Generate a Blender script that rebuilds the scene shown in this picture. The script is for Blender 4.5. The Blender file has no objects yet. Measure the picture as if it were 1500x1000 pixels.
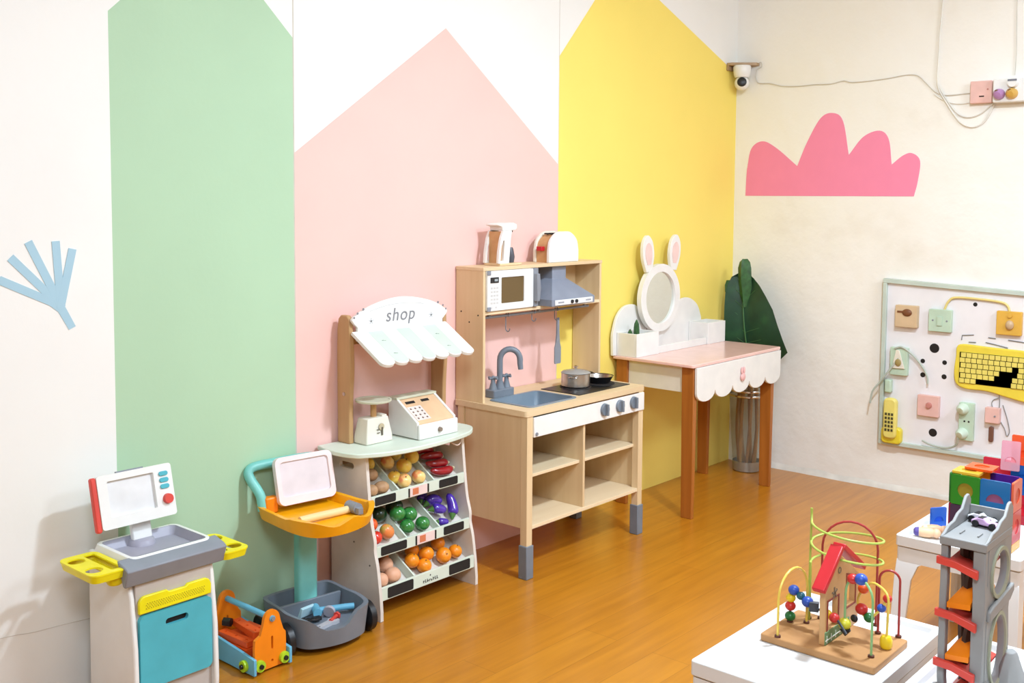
import bpy, bmesh, math, random
from mathutils import Vector, Matrix
random.seed(7)
PI = math.pi
scn = bpy.context.scene
COL = scn.collection

# ---------------------------------------------------------------- camera
cd = bpy.data.cameras.new('camera'); cam = bpy.data.objects.new('camera', cd); COL.objects.link(cam)
yaw, pitch, roll = math.radians(48.824), math.radians(4.07), math.radians(0.396)
F_ = Vector((math.sin(yaw)*math.cos(pitch), math.cos(yaw)*math.cos(pitch), -math.sin(pitch)))
R_ = Vector((math.cos(yaw), -math.sin(yaw), 0)); U_ = R_.cross(F_)
r2 = math.cos(roll)*R_ + math.sin(roll)*U_; u2 = -math.sin(roll)*R_ + math.cos(roll)*U_
m = Matrix((r2, u2, -F_)).transposed().to_4x4(); m.translation = Vector((-4.7277, -2.6552, 1.3186))
cam.matrix_world = m
cd.sensor_width = 36; cd.sensor_fit = 'HORIZONTAL'; cd.lens = 1542.6*36/1500
cd.shift_x = 0.0; cd.shift_y = (401.2-500)/1500
cd.clip_start = .05
scn.camera = cam

# ---------------------------------------------------------------- world, lamps, exposure
w = bpy.data.worlds.new('world'); scn.world = w; w.use_nodes = True
w.node_tree.nodes['Background'].inputs[0].default_value = (1.0, .97, .93, 1)
w.node_tree.nodes['Background'].inputs[1].default_value = .42
def area(name, loc, target, size, power, col=(1, .96, .9)):
    l = bpy.data.lights.new(name, 'AREA'); l.shape = 'DISK'; l.size = size; l.energy = power; l.color = col
    o = bpy.data.objects.new(name, l); COL.objects.link(o); o.location = loc
    o.rotation_euler = (Vector(target)-Vector(loc)).to_track_quat('-Z', 'Y').to_euler()
    return o
area('ceiling_or_fill_lamp', (-2.1, -1.95, 2.5), (-2.1, -1.95, 0), .22, 74, (.72, .86, 1))
area('ceiling_or_fill_lamp', (-1.5, -3.5, 2.6), (-.9, -1.8, .8), 1.0, 52, (.74, .87, 1))  # added fill lamp to brighten the right wall and tables
area('ceiling_or_fill_lamp', (-4.7, -2.7, 2.6), (-3.4, -1.6, 0), 1.0, 66, (.72, .86, 1))  # second lamp, moved and widened as fill for left-facing sides
vs = scn.view_settings
vs.view_transform = 'Standard'; vs.look = 'None'; vs.gamma = 1; vs.use_curve_mapping = False
vs.exposure = 0.02

# ---------------------------------------------------------------- materials
def lin(h):
    h = h.lstrip('#'); c = [int(h[i:i+2], 16)/255 for i in (0, 2, 4)]
    return tuple(x/12.92 if x <= .04045 else ((x+.055)/1.055)**2.4 for x in c)+(1,)
def base(name, rough, metal=0, spec=.5, coat=0):
    mt = bpy.data.materials.new(name); mt.use_nodes = True
    nt = mt.node_tree; b = nt.nodes['Principled BSDF']
    b.inputs['Roughness'].default_value = rough; b.inputs['Metallic'].default_value = metal
    b.inputs['Specular IOR Level'].default_value = spec; b.inputs['Coat Weight'].default_value = coat
    b.inputs['Coat Roughness'].default_value = .15
    return mt, nt, b
def coords(nt, sc=(1, 1, 1)):
    tc = nt.nodes.new('ShaderNodeTexCoord'); mp = nt.nodes.new('ShaderNodeMapping')
    mp.inputs['Scale'].default_value = sc; nt.links.new(tc.outputs['Object'], mp.inputs[0]); return mp.outputs[0]
def noise(nt, vec, scale, detail=3):
    n = nt.nodes.new('ShaderNodeTexNoise'); n.inputs['Scale'].default_value = scale; n.inputs['Detail'].default_value = detail
    nt.links.new(vec, n.inputs['Vector']); return n.outputs['Fac']
def ramp(nt, fac, stops):
    r = nt.nodes.new('ShaderNodeValToRGB'); e = r.color_ramp.elements
    while len(e) < len(stops): e.new(.5)
    for i, (p, c) in enumerate(stops): e[i].position = p; e[i].color = lin(c)
    nt.links.new(fac, r.inputs[0]); return r.outputs[0]
def addbump(nt, b, fac, strength, dist=.002):
    bp = nt.nodes.new('ShaderNodeBump'); bp.inputs['Strength'].default_value = strength; bp.inputs['Distance'].default_value = dist
    nt.links.new(fac, bp.inputs['Height']); nt.links.new(bp.outputs[0], b.inputs['Normal'])
def shade(h, k):
    c = [int(h.lstrip('#')[i:i+2], 16) for i in (0, 2, 4)]
    return '#%02x%02x%02x' % tuple(max(0, min(255, int(x*k))) for x in c)
def plain(name, h, rough=.45, metal=0, var=.06, scale=14, bump=0, spec=.5, coat=0):
    mt, nt, b = base(name, rough, metal, spec, coat)
    v = coords(nt); f = noise(nt, v, scale)
    nt.links.new(ramp(nt, f, [(.3, shade(h, 1-var)), (.7, h)]), b.inputs['Base Color'])
    if bump: addbump(nt, b, noise(nt, v, scale*6), bump)
    return mt
def wood(name, h1, h2, axis='z', rough=.5, scale=30, coat=0):
    mt, nt, b = base(name, rough, coat=coat)
    s = {'x': (.06, 1, 1), 'y': (1, .06, 1), 'z': (1, 1, .06)}[axis]
    v = coords(nt, s); f = noise(nt, v, scale, 6)
    nt.links.new(ramp(nt, f, [(.3, h2), (.7, h1)]), b.inputs['Base Color'])
    addbump(nt, b, f, .08, .001)
    return mt
def blotch(name, stops, scale, rough=.35, coat=.2):
    mt, nt, b = base(name, rough, coat=coat)
    nt.links.new(ramp(nt, noise(nt, coords(nt), scale, 2), stops), b.inputs['Base Color'])
    return mt
def clear(name, h, alpha, rough=.08):
    mt, nt, b = base(name, rough)
    b.inputs['Base Color'].default_value = lin(h)
    t = nt.nodes.new('ShaderNodeBsdfTransparent'); t.inputs[0].default_value = lin(h)
    mx = nt.nodes.new('ShaderNodeMixShader'); mx.inputs[0].default_value = alpha
    nt.links.new(t.outputs[0], mx.inputs[1]); nt.links.new(b.outputs[0], mx.inputs[2])
    nt.links.new(mx.outputs[0], nt.nodes['Material Output'].inputs[0])
    return mt

def wallpaint(name, h, var=.02, bump=.15, scale=3, rough=.6):
    mt, nt, b = base(name, rough, spec=.3)
    v = coords(nt); f = noise(nt, v, scale, 6)
    nt.links.new(ramp(nt, f, [(.25, shade(h, 1-var)), (.7, h)]), b.inputs['Base Color'])
    addbump(nt, b, noise(nt, v, 60, 5), bump, .002)
    return mt
W_WHITE = wallpaint('white_paint', '#f4f3ee')
W_GREEN = wallpaint('green_paint', '#b4d4b2')
W_PINK = wallpaint('pink_paint', '#f7c9bf')
W_YEL = wallpaint('yellow_paint', '#fce474')
W_SEAM = plain('seam_gap', '#cfc9bd', .8)
W_PLASTER = None
def plaster():
    mt, nt, b = base('rough_plaster', .7, spec=.25)
    v = coords(nt); f = noise(nt, v, 2.2, 8)
    nt.links.new(ramp(nt, f, [(.30, '#ece7dc'), (.42, '#f3f0e8'), (.7, '#f6f4ee')]), b.inputs['Base Color'])
    addbump(nt, b, noise(nt, v, 9, 8), .45, .012)
    return mt
W_PLASTER = plaster()
def floor_mat():
    mt, nt, b = base('laminate_floor', .3, spec=.5, coat=.25)
    b.inputs['Coat Roughness'].default_value = .22
    v = coords(nt)
    br = nt.nodes.new('ShaderNodeTexBrick'); br.offset = .37; br.offset_frequency = 2
    br.inputs['Scale'].default_value = 1; br.inputs['Brick Width'].default_value = 1.1; br.inputs['Row Height'].default_value = .125
    br.inputs['Mortar Size'].default_value = .0008; br.inputs['Bias'].default_value = 0
    br.inputs['Color1'].default_value = lin('#c98420'); br.inputs['Color2'].default_value = lin('#c27c1b'); br.inputs['Mortar'].default_value = lin('#a26414')
    nt.links.new(v, br.inputs['Vector'])
    f = noise(nt, coords(nt, (.7, 9, 1)), 4, 7)
    g = ramp(nt, f, [(.3, '#ddd4c4'), (.7, '#ffffff')])
    mx = nt.nodes.new('ShaderNodeMix'); mx.data_type = 'RGBA'; mx.blend_type = 'MULTIPLY'; mx.inputs[0].default_value = .75
    nt.links.new(br.outputs[0], mx.inputs[6]); nt.links.new(g, mx.inputs[7])
    nt.links.new(mx.outputs[2], b.inputs['Base Color'])
    addbump(nt, b, f, .03, .001)
    return mt
M_FLOOR = floor_mat()

WHITE = plain('white_plastic', '#efeeea', .35, var=.02)
WHITE_WOOD = plain('white_painted_wood', '#f1efe9', .5, var=.03)
OFFWHITE = plain('worn_white_board', '#e6ddd2', .55, var=.05)
CREAM = plain('cream_board', '#ece6d6', .5, var=.04)
MINT = plain('pale_mint_paint', '#dbe6d6', .5, var=.03)
MINT_STRIPE = plain('mint_stripe_paint', '#cbd8ca', .5, var=.02)
BIRCH_X = wood('birch_board_x', '#e5cba2', '#dcbf94', 'x')
BIRCH_Z = wood('birch_board_z', '#e5ca9f', '#dbbd90', 'z')
BIRCH_L = wood('birch_edge', '#efd9b4', '#e8cea6', 'x')
PINE = wood('pine_post', '#c39b6c', '#b48b5c', 'z')
TAN = wood('tan_plywood', '#cfa06c', '#c08f5c', 'x')
LEGWOOD = wood('honey_leg_wood', '#b46c28', '#9c581c', 'z', .4)
GREY = plain('grey_plastic', '#8b8f98', .45)
DGREY = plain('slate_grey_plastic', '#7b848f', .4)
TRAYGREY = plain('lilac_grey_plastic', '#a9a6b4', .45)
STEELGREY = plain('hood_grey_paint', '#8c93a3', .4)
DARK = plain('dark_void', '#1c1512', .8)
BLACK = plain('black_plastic', '#17171a', .4)
CHALK = plain('chalkboard_black', '#1b1a1a', .7)
STEEL = plain('brushed_steel', '#c9c5bf', .28, 1.0, .12, 40)
CHROME = plain('chrome', '#d8d8d8', .12, 1.0, .02)
BROWNGLASS = clear('brown_window', '#8f7448', .55)
RED = plain('red_plastic', '#e04a3e', .4)
DRED = plain('deep_red_paint', '#c8202a', .4)
YEL = plain('yellow_plastic', '#f7ea14', .4)
YEL2 = plain('golden_yellow_plastic', '#ffb203', .4)
ORANGE = plain('orange_plastic', '#f98a0c', .4)
ORED = plain('orange_red_plastic', '#ee5a1e', .4)
TEAL = plain('teal_plastic', '#7fcfc6', .4)
TURQ = plain('turquoise_door_plastic', '#4fb7c6', .4)
SKY = plain('sky_blue_plastic', '#6fbcdd', .4)
LIME = plain('lime_green_plastic', '#b6e02a', .4)
PALEPINK = plain('pale_pink_plastic', '#f6e4e4', .4, var=.02)
PINKTOP = plain('pink_table_paint', '#f6c9bd', .22, var=.03, coat=.3)
PINKPART = plain('pink_switch_plastic', '#f0c3ba', .45)
PINKSTICK = plain('pink_vinyl', '#f68cae', .6, var=.01)
BLUESTICK = plain('blue_vinyl', '#a9cddd', .6, var=.01)
LETTER = plain('grey_lettering', '#8a8a8e', .7)
MIRROR, _nt, _b = base('mirror_glass', .02, 1.0); _b.inputs['Base Color'].default_value = (.83, .86, .82, 1)
LEAF = None
def leafmat():
    mt, nt, b = base('leaf_green', .45)
    f = noise(nt, coords(nt), 9, 5)
    nt.links.new(ramp(nt, f, [(.3, '#17392a'), (.55, '#214a33'), (.75, '#2f5f3a')]), b.inputs['Base Color'])
    addbump(nt, b, f, .2, .004); return mt
LEAF = leafmat()
LEAFVEIN = plain('leaf_vein', '#4d7a4a', .5)
STEM = wood('dry_stem', '#b98a4a', '#94692f', 'z')
GLASS = clear('clear_vase_plastic', '#f4f4f1', .05)
LIGHTBLUE = plain('pale_blue_plastic', '#bfe3ee', .4)

# ---------------------------------------------------------------- mesh helper
class MB:
    def __init__(s): s.bm = bmesh.new(); s.mi = 0
    def _done(s, n, smooth=False):
        s.bm.faces.ensure_lookup_table()
        for f in s.bm.faces[n:]: f.material_index = s.mi; f.smooth = smooth
        return s
    def face(s, pts):
        n = len(s.bm.faces); s.bm.faces.new([s.bm.verts.new(p) for p in pts]); return s._done(n)
    def box(s, x0, x1, y0, y1, z0, z1, M=None):
        n = len(s.bm.faces)
        if x0 > x1: x0, x1 = x1, x0
        if y0 > y1: y0, y1 = y1, y0
        if z0 > z1: z0, z1 = z1, z0
        P = [Vector((x, y, z)) for z in (z0, z1) for y in (y0, y1) for x in (x0, x1)]
        if M is not None: P = [M @ p for p in P]
        v = [s.bm.verts.new(p) for p in P]
        for q in ((0, 2, 3, 1), (4, 5, 7, 6), (0, 1, 5, 4), (2, 6, 7, 3), (0, 4, 6, 2), (1, 3, 7, 5)): s.bm.faces.new([v[i] for i in q])
        return s._done(n)
    def obox(s, c, size, rot=(0, 0, 0)):
        from mathutils import Euler
        M = Matrix.Translation(c) @ Euler(rot).to_matrix().to_4x4(); a, b, d = [x/2 for x in size]
        return s.box(-a, a, -b, b, -d, d, M)
    def loft(s, rings, close=True, caps=True, smooth=True):
        n = len(s.bm.faces); V = [[s.bm.verts.new(p) for p in r] for r in rings]; k = len(V[0])
        for a, b in zip(V, V[1:]):
            for i in range(k if close else k-1):
                j = (i+1) % k; s.bm.faces.new((a[i], a[j], b[j], b[i]))
        n2 = len(s.bm.faces); s._done(n, smooth)
        if caps and close:
            s.bm.faces.new(V[0][::-1]); s.bm.faces.new(V[-1]); s._done(n2, False)
        return s
    def tube(s, pts, r, n=8, closed=False, sx=1.0):
        P = [Vector(p) for p in pts]; k = len(P); rr = r if isinstance(r, (list, tuple)) else [r]*k
        T = []
        for i in range(k):
            a = P[i-1] if (i or closed) else P[i]; b = P[(i+1) % k] if (i < k-1 or closed) else P[i]
            T.append((b-a).normalized())
        ref = Vector((0, 0, 1)) if abs(T[0].z) < .9 else Vector((1, 0, 0))
        nrm = (ref - T[0]*ref.dot(T[0])).normalized(); rings = []
        for i in range(k):
            nrm = (nrm - T[i]*nrm.dot(T[i])).normalized(); bn = T[i].cross(nrm)
            rings.append([P[i] + (nrm*math.cos(2*PI*j/n)*sx + bn*math.sin(2*PI*j/n))*rr[i] for j in range(n)])
        if closed: rings.append(rings[0]); return s.loft(rings, True, False)
        return s.loft(rings)
    def cyl(s, p0, p1, r0, r1=None, n=20): return s.tube([p0, p1], [r0, r0 if r1 is None else r1], n)
    def lathe(s, prof, c=(0, 0, 0), n=28, caps=True, sx=1, sy=1):
        C = Vector(c)
        return s.loft([[C + Vector((r*sx*math.cos(2*PI*j/n), r*sy*math.sin(2*PI*j/n), z)) for j in range(n)] for r, z in prof], True, caps)
    def ball(s, c, r, sc=(1, 1, 1), M=None, n=18, lump=0, seed=0):
        k = len(s.bm.faces); g = bmesh.ops.create_uvsphere(s.bm, u_segments=n, v_segments=max(6, n*2//3), radius=1)
        rnd = random.Random(seed); ph = [rnd.uniform(0, 6) for _ in range(6)]
        for v in g['verts']:
            q = v.co.copy(); f = 1+lump*(math.sin(3*q.x+ph[0])+math.sin(3*q.y+ph[1])+math.sin(4*q.z+ph[2]))/3
            p = Vector((q.x*sc[0], q.y*sc[1], q.z*sc[2]))*r*f
            if M is not None: p = M @ p
            v.co = p + Vector(c)
        return s._done(k, True)
    def prism(s, pts, axis, a, b, M=None):
        def mp(p, t):
            v = {'x': (t, p[0], p[1]), 'y': (p[0], t, p[1]), 'z': (p[0], p[1], t)}[axis]
            return (M @ Vector(v)) if M is not None else Vector(v)
        n = len(s.bm.faces); A = [s.bm.verts.new(mp(p, a)) for p in pts]; B = [s.bm.verts.new(mp(p, b)) for p in pts]; k = len(pts)
        s.bm.faces.new(A[::-1]); s.bm.faces.new(B)
        for i in range(k): j = (i+1) % k; s.bm.faces.new((A[i], A[j], B[j], B[i]))
        s._done(n); bmesh.ops.recalc_face_normals(s.bm, faces=s.bm.faces[n:]); return s
    def plate(s, outer, holes, axis, a, b, M=None):
        cu = bpy.data.curves.new('tmp', 'CURVE'); cu.dimensions = '2D'; cu.fill_mode = 'BOTH'; cu.extrude = abs(b-a)/2
        for P in [outer]+list(holes):
            sp = cu.splines.new('POLY'); sp.points.add(len(P)-1); sp.use_cyclic_u = True
            for i, p in enumerate(P): sp.points[i].co = (p[0], p[1], 0, 1)
        s._curve(cu, lambda v: {'x': ((a+b)/2+v.z, v.x, v.y), 'y': (v.x, (a+b)/2+v.z, v.y), 'z': (v.x, v.y, (a+b)/2+v.z)}[axis], M); return s
    def _curve(s, cu, mp, M=None):
        o = bpy.data.objects.new('tmp', cu); COL.objects.link(o)
        me = bpy.data.meshes.new_from_object(o.evaluated_get(bpy.context.evaluated_depsgraph_get()))
        bpy.data.objects.remove(o); bpy.data.curves.remove(cu)
        n = len(s.bm.faces); V = []
        for v in me.vertices:
            q = Vector(mp(v.co)); V.append(s.bm.verts.new(M @ q if M is not None else q))
        for p in me.polygons:
            try: s.bm.faces.new([V[i] for i in p.vertices])
            except ValueError: pass
        bpy.data.meshes.remove(me); s._done(n); bmesh.ops.recalc_face_normals(s.bm, faces=s.bm.faces[n:])
    def text(s, body, size, mp, extrude=.001, shear=0.0, space=1.0):
        cu = bpy.data.curves.new('tmp', 'FONT'); cu.body = body; cu.size = size; cu.extrude = extrude; cu.align_x = 'CENTER'; cu.align_y = 'CENTER'
        cu.shear = shear; cu.space_character = space
        s._curve(cu, mp); return s
    def link(s, name, mat, org=(0, 0, 0), bev=0, seg=2, sub=0, sharp=42):
        O = Vector(org)
        for v in s.bm.verts: v.co -= O
        me = bpy.data.meshes.new(name); s.bm.to_mesh(me); s.bm.free()
        for mt in (mat if isinstance(mat, (list, tuple)) else [mat]): me.materials.append(mt)
        me.set_sharp_from_angle(angle=math.radians(sharp))
        o = bpy.data.objects.new(name, me); COL.objects.link(o)
        if bev:
            md = o.modifiers.new('bevel', 'BEVEL'); md.width = bev; md.segments = seg; md.limit_method = 'ANGLE'; md.angle_limit = math.radians(45)
        if sub:
            md = o.modifiers.new('sub', 'SUBSURF'); md.levels = sub; md.render_levels = sub
        return o
ORG = {}
def tag(o, label, cat, group=None):
    o['label'] = label; o['category'] = cat
    if group: o['group'] = group
    return o
def thing(name, label, cat, loc, rz=0, group=None, local=False):
    o = bpy.data.objects.new(name, None); COL.objects.link(o); o.location = loc; o.rotation_euler = (0, 0, rz); o.empty_display_size = .05
    ORG[o] = (0, 0, 0) if local else tuple(loc)
    return tag(o, label, cat, group)
def part(name, mb, mat, parent, label=None, bev=0, **k):
    o = mb.link(name, mat, ORG[parent], bev, **k); o.parent = parent; ORG[o] = ORG[parent]
    if label: o['label'] = label
    return o
def solo(name, mb, mat, label, cat, loc=(0, 0, 0), group=None, rz=0, local=False, bev=0, **k):
    o = mb.link(name, mat, (0, 0, 0) if local else loc, bev, **k); o.location = loc; o.rotation_euler = (0, 0, rz); ORG[o] = (0, 0, 0) if local else tuple(loc)
    return tag(o, label, cat, group)
def struct(name, mb, mat): o = mb.link(name, mat); o['kind'] = 'structure'; return o
def copy_tree(root, loc, rz, label, sub=None):
    r = root.copy(); COL.objects.link(r); r.location = loc; r.rotation_euler = (0, 0, rz); r['label'] = label
    for ch in list(root.children):
        c = ch.copy(); COL.objects.link(c); c.parent = r
        for g in list(ch.children):
            d = g.copy(); COL.objects.link(d); d.parent = c
    return r
def arc(c, r, a0, a1, n, ry=None):
    ry = r if ry is None else ry
    return [(c[0]+r*math.cos(math.radians(a0+(a1-a0)*i/n)), c[1]+ry*math.sin(math.radians(a0+(a1-a0)*i/n))) for i in range(n+1)]
def rrect(x0, x1, y0, y1, r, n=5):
    return arc((x1-r, y0+r), r, -90, 0, n)+arc((x1-r, y1-r), r, 0, 90, n)+arc((x0+r, y1-r), r, 90, 180, n)+arc((x0+r, y0+r), r, 180, 270, n)
def spline(P, n=8, closed=False):
    P = [Vector(p) for p in P]; out = []; k = len(P)
    for i in range(k if closed else k-1):
        a = P[(i-1) % k] if (i or closed) else P[0]*2-P[1]; b = P[i]; c = P[(i+1) % k]; d = P[(i+2) % k] if (i < k-2 or closed) else P[-1]*2-P[-2]
        for j in range(n):
            t = j/n
            out.append(.5*((2*b)+(c-a)*t+(2*a-5*b+4*c-d)*t*t+(3*b-a-3*c+d)*t**3))
    if not closed: out.append(P[-1])
    return out

# ================================================================ SETTING
mb = MB(); mb.box(-6.5, .12, -5.5, .12, -.1, 0); struct('floor', mb, M_FLOOR)
H = 2.75
mb = MB()
def wf(pts, mi): mb.mi = mi; mb.face([(x, 0, z) for x, z in pts])
wf([(-6.5, 0), (-3.3145, 0), (-3.3145, H), (-6.5, H)], 0)
wf([(-3.3145, 0), (-2.7185, 0), (-2.7185, 1.806), (-3.015, 2.085), (-3.3145, 1.805)], 1)
wf([(-3.3145, 1.805), (-3.015, 2.085), (-2.7185, 1.806), (-2.7185, H), (-3.3145, H)], 0)
wf([(-2.7185, 0), (-2.7140, 0), (-2.7140, H), (-2.7185, H)], 4)
wf([(-2.7140, 0), (-1.4165, 0), (-1.4165, 1.459), (-2.055, 1.917), (-2.7140, 1.457)], 2)
wf([(-2.7140, 1.457), (-2.055, 1.917), (-1.4165, 1.459), (-1.4165, H), (-2.7140, H)], 0)
wf([(-1.4165, 0), (-1.4135, 0), (-1.4135, H), (-1.4165, H)], 4)
wf([(-1.4135, 0), (0, 0), (0, 1.945), (-1.016, 2.324), (-1.4135, 1.888)], 3)
wf([(-1.4135, 1.888), (-1.016, 2.324), (0, 1.945), (0, H), (-1.4135, H)], 0)
mb.mi = 0; mb.box(-6.5, .12, .001, .12, 0, H)
struct('wall_left', mb, [W_WHITE, W_GREEN, W_PINK, W_YEL, W_SEAM])
mb = MB(); mb.box(.0, .12, -5.5, .0, 0, H); struct('wall_right', mb, W_PLASTER)
mb = MB(); mb.box(-6.5, .12, -5.6, -5.5, 0, H); struct('wall_back', mb, W_WHITE)
mb = MB(); mb.box(-6.6, -6.5, -5.6, .12, 0, H); struct('wall_far', mb, W_WHITE)
mb = MB(); mb.box(-6.6, .12, -5.6, .12, H, H+.1); struct('ceiling', mb, W_WHITE)
# chipped plaster line along the foot of the right wall
mb = MB(); rn = random.Random(3); ys = [-.02-i*.06 for i in range(60)]
mb.loft([[(0, y, 0), (-.006-rn.random()*.008, y, 0), (-.004-rn.random()*.004, y, .008+rn.random()*.01), (0, y, .02+rn.random()*.012)] for y in ys], True, True, False)
struct('trim_1', mb, plain('chipped_plaster', '#ece8de', .9, var=.10, scale=12))
mb = MB()
px = spline([(-3.66, 0, .212), (-3.6, 0, .207), (-3.55, 0, .2), (-3.48, 0, .197), (-3.4, 0, .191)], 4)
mb.tube([p+Vector((0, -.0003, 0)) for p in px], .0009, 5)
struct('trim_2', mb, plain('wall_joint_line', '#ddd6cb', .9))

# stickers
mb = MB(); B0 = 1.343
bush = [(-.063, B0), (-.066, 1.44)] + [tuple(p)[:2] for p in spline([(-.068, 1.47, 0), (-.09, 1.575, 0), (-.15, 1.61, 0), (-.225, 1.575, 0), (-.335, 1.487, 0)], 6)] \
  + [tuple(p)[:2] for p in spline([(-.337, 1.487, 0), (-.385, 1.60, 0), (-.45, 1.71, 0), (-.512, 1.73, 0), (-.56, 1.69, 0), (-.592, 1.535, 0)], 6)] \
  + [tuple(p)[:2] for p in spline([(-.594, 1.535, 0), (-.66, 1.615, 0), (-.735, 1.64, 0), (-.778, 1.60, 0), (-.795, 1.487, 0)], 6)] \
  + [tuple(p)[:2] for p in spline([(-.797, 1.487, 0), (-.845, 1.525, 0), (-.885, 1.535, 0), (-.922, 1.50, 0), (-.915, 1.41, 0), (-.9, B0, 0)], 6)]
mb.plate(bush, [], 'x', -.0015, 0)
solo('wall_sticker', mb, PINKSTICK, 'pink bush shaped sticker with four rounded humps on the right wall', 'wall sticker', (0, -.48, B0))
mb = MB()
cx, cz = -3.459, 1.036
mb.prism([(-3.433-.006, .972), (-3.421, .980), (-3.449, 1.035), (-3.47, 1.028)], 'y', -.0015, 0)
for tx, tz in ((-3.613, 1.111), (-3.584, 1.165), (-3.539, 1.203), (-3.469, 1.203), (-3.425, 1.182)):
    d = Vector((tx-cx, tz-cz)).normalized(); q = Vector((-d.y, d.x))*.0105; e = Vector((tx, tz)); c = Vector((cx, cz))-d*.006; lay = lay+.0001 if tx > -3.60 else 0
    mb.prism([tuple(c-q), tuple(e-q), tuple(e+q), tuple(c+q)], 'y', -.0016-lay, -.0002)
mb.prism([(-3.487, 1.069), (-3.501, 1.049), (-3.463, 1.018), (-3.452, 1.039), (-3.455, 1.076)], 'y', -.0014, -.0003)
solo('wall_sticker', mb, BLUESTICK, 'pale blue five stroke twig sticker on the white wall left of green house', 'wall sticker', (-3.46, 0, 1.0))

# ================================================================ TOY KITCHEN
K = thing('toy_kitchen', 'birch wooden play kitchen with sink, hob, microwave and grey feet against the wall', 'toy kitchen', (-1.65, -.17, 0))
X0, X1 = -2.012, -1.292; WT = .592
mb = MB(); sx0, sx1, sy0, sy1 = -1.945, -1.688, -.312, -.122
mb.plate(rrect(X0, X1, -.351, -.004, .012), [rrect(sx0, sx1, sy0, sy1, .02)], 'z', WT-.02, WT)
part('worktop', mb, BIRCH_X, K, bev=.002)
for s in (0, 1):
    mb = MB(); x = X0+.012 if s == 0 else X1-.024
    mb.box(x+.002, x+.010, -.318, -.03, .175, WT-.02); part('side_panel', mb, BIRCH_Z, K, bev=.001)
for lx in (X0+.008, X1-.038):
    for ly in (-.348, -.045):
        mb = MB(); mb.box(lx, lx+.030, ly, ly+.030, .02, WT-.02); lg = part('leg', mb, BIRCH_Z, K, bev=.0015)
        mb = MB(); mb.box(lx-.004, lx+.034, ly-.004, ly+.034, 0, .118); part('leg_sleeve', mb, DGREY, lg, 'grey plastic foot sleeve', bev=.0025)
mb = MB(); mb.box(X0+.038, X1-.010, -.354, -.346, .497, .566); fp = part('front_panel', mb, WHITE_WOOD, K, 'white control panel under the worktop', bev=.0015)
for kx in (-1.568, -1.470, -1.378):
    mb = MB(); mb.cyl((kx, -.354, .536), (kx, -.364, .536), .024, .023, 28); mb.box(kx-.0045, kx+.0045, -.376, -.363, .515, .557)
    part('knob', mb, DGREY, fp, 'grey turning knob', bev=.001)
mb = MB(); mb.cyl((-1.962, -.354, .508), (-1.962, -.358, .508), .006); part('latch_dot', mb, GREY, fp)
mb = MB(); mb.box(X0+.022, X1-.022, -.022, -.014, .18, WT-.02); part('back_panel', mb, BIRCH_X, K)
mb = MB(); mb.box(X0+.0225, X1-.0225, -.346, -.012, .173, .186); part('bottom_shelf', mb, BIRCH_L, K, bev=.001)
mb = MB(); mb.box(-1.679, -1.667, -.342, -.022, .186, .50); part('divider', mb, BIRCH_Z, K, bev=.001)
mb = MB(); mb.box(X0+.024, -1.679, -.325, -.022, .349, .360); part('shelf', mb, BIRCH_L, K, bev=.001)
mb = MB(); mb.box(-1.667, X1-.024, -.325, -.022, .349, .360); part('shelf', mb, BIRCH_L, K, bev=.001)
# upper unit
HOLES = ((-.030, .914), (-.113, .905), (-.070, .878)); UT = 1.076; ux0, ux1 = -2.003, -1.302
for a in (ux0, ux1-.012):
    mb = MB(); mb.box(a, a+.012, -.138, -.004, WT, UT-.012); upn = part('upper_side_panel', mb, BIRCH_Z, K, bev=.001)
    if a == ux0:
        for y_, z_ in HOLES: mb = MB(); mb.cyl((a-.0006, y_, z_), (a+.001, y_, z_), .003, n=12); part('screw_hole', mb, DARK, upn)
mb = MB(); mb.box(ux0-.002, ux1+.002, -.140, -.004, UT-.012, UT); part('upper_top_board', mb, BIRCH_X, K, bev=.001)
mb = MB(); mb.box(ux0+.012, ux1-.012, -.138, -.006, .906, .918); part('upper_shelf', mb, BIRCH_L, K, bev=.001)
mb = MB(); mb.box(-1.710, -1.698, -.136, -.006, .918, UT-.012); part('upper_divider', mb, BIRCH_Z, K, bev=.001)
mb = MB(); mb.box(ux0+.012, ux1-.012, -.014, -.008, .918, UT-.012); part('upper_back_panel', mb, BIRCH_X, K)
mb = MB(); mb.cyl((-1.975, -.116, .894), (-1.36, -.116, .894), .005)
for x in (-1.95, -1.67, -1.385): mb.box(x-.005, x+.005, -.121, -.111, .894, .907)
part('utensil_rail', mb, GREY, K, 'grey rail under the upper shelf')
# microwave door
mb = MB(); mb.plate(rrect(-1.990, -1.738, .920, 1.063, .006), [rrect(-1.916, -1.790, .944, 1.038, .004)], 'y', -.146, -.136)
mw = part('microwave_door', mb, WHITE, K, 'white microwave door', bev=.001)
mb = MB(); mb.box(-1.918, -1.788, -.142, -.139, .942, 1.040); part('door_window', mb, BROWNGLASS, mw, 'brown see-through window')
mb = MB(); mb.box(-1.884, -1.824, -.1388, -.1384, .988, .993); part('window_print', mb, plain('brown_print', '#6a5230', .6), mw)
mb = MB(); mb.box(-1.975, -1.932, -.148, -.145, 1.020, 1.040); part('display', mb, BLACK, mw, 'black display with digits')
mb = MB(); mb.text('12:00', .013, lambda v: (-1.948+v.x, -.1485-v.z, 1.030+v.y), .0003) if False else mb.box(-1.955, -1.938, -.1486, -.148, 1.026, 1.034); part('display_digits', mb, plain('pale_digits', '#a9b4b8', .6), mw)
mb = MB(); mb.box(-1.978, -1.930, -.1464, -.1458, .925, 1.014)
for iz in range(5):
    for ix in range(3): mb.mi = 1; mb.box(-1.974+ix*.015, -1.963+ix*.015, -.1470, -.1462, .944+iz*.0135, .951+iz*.0135)
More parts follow.
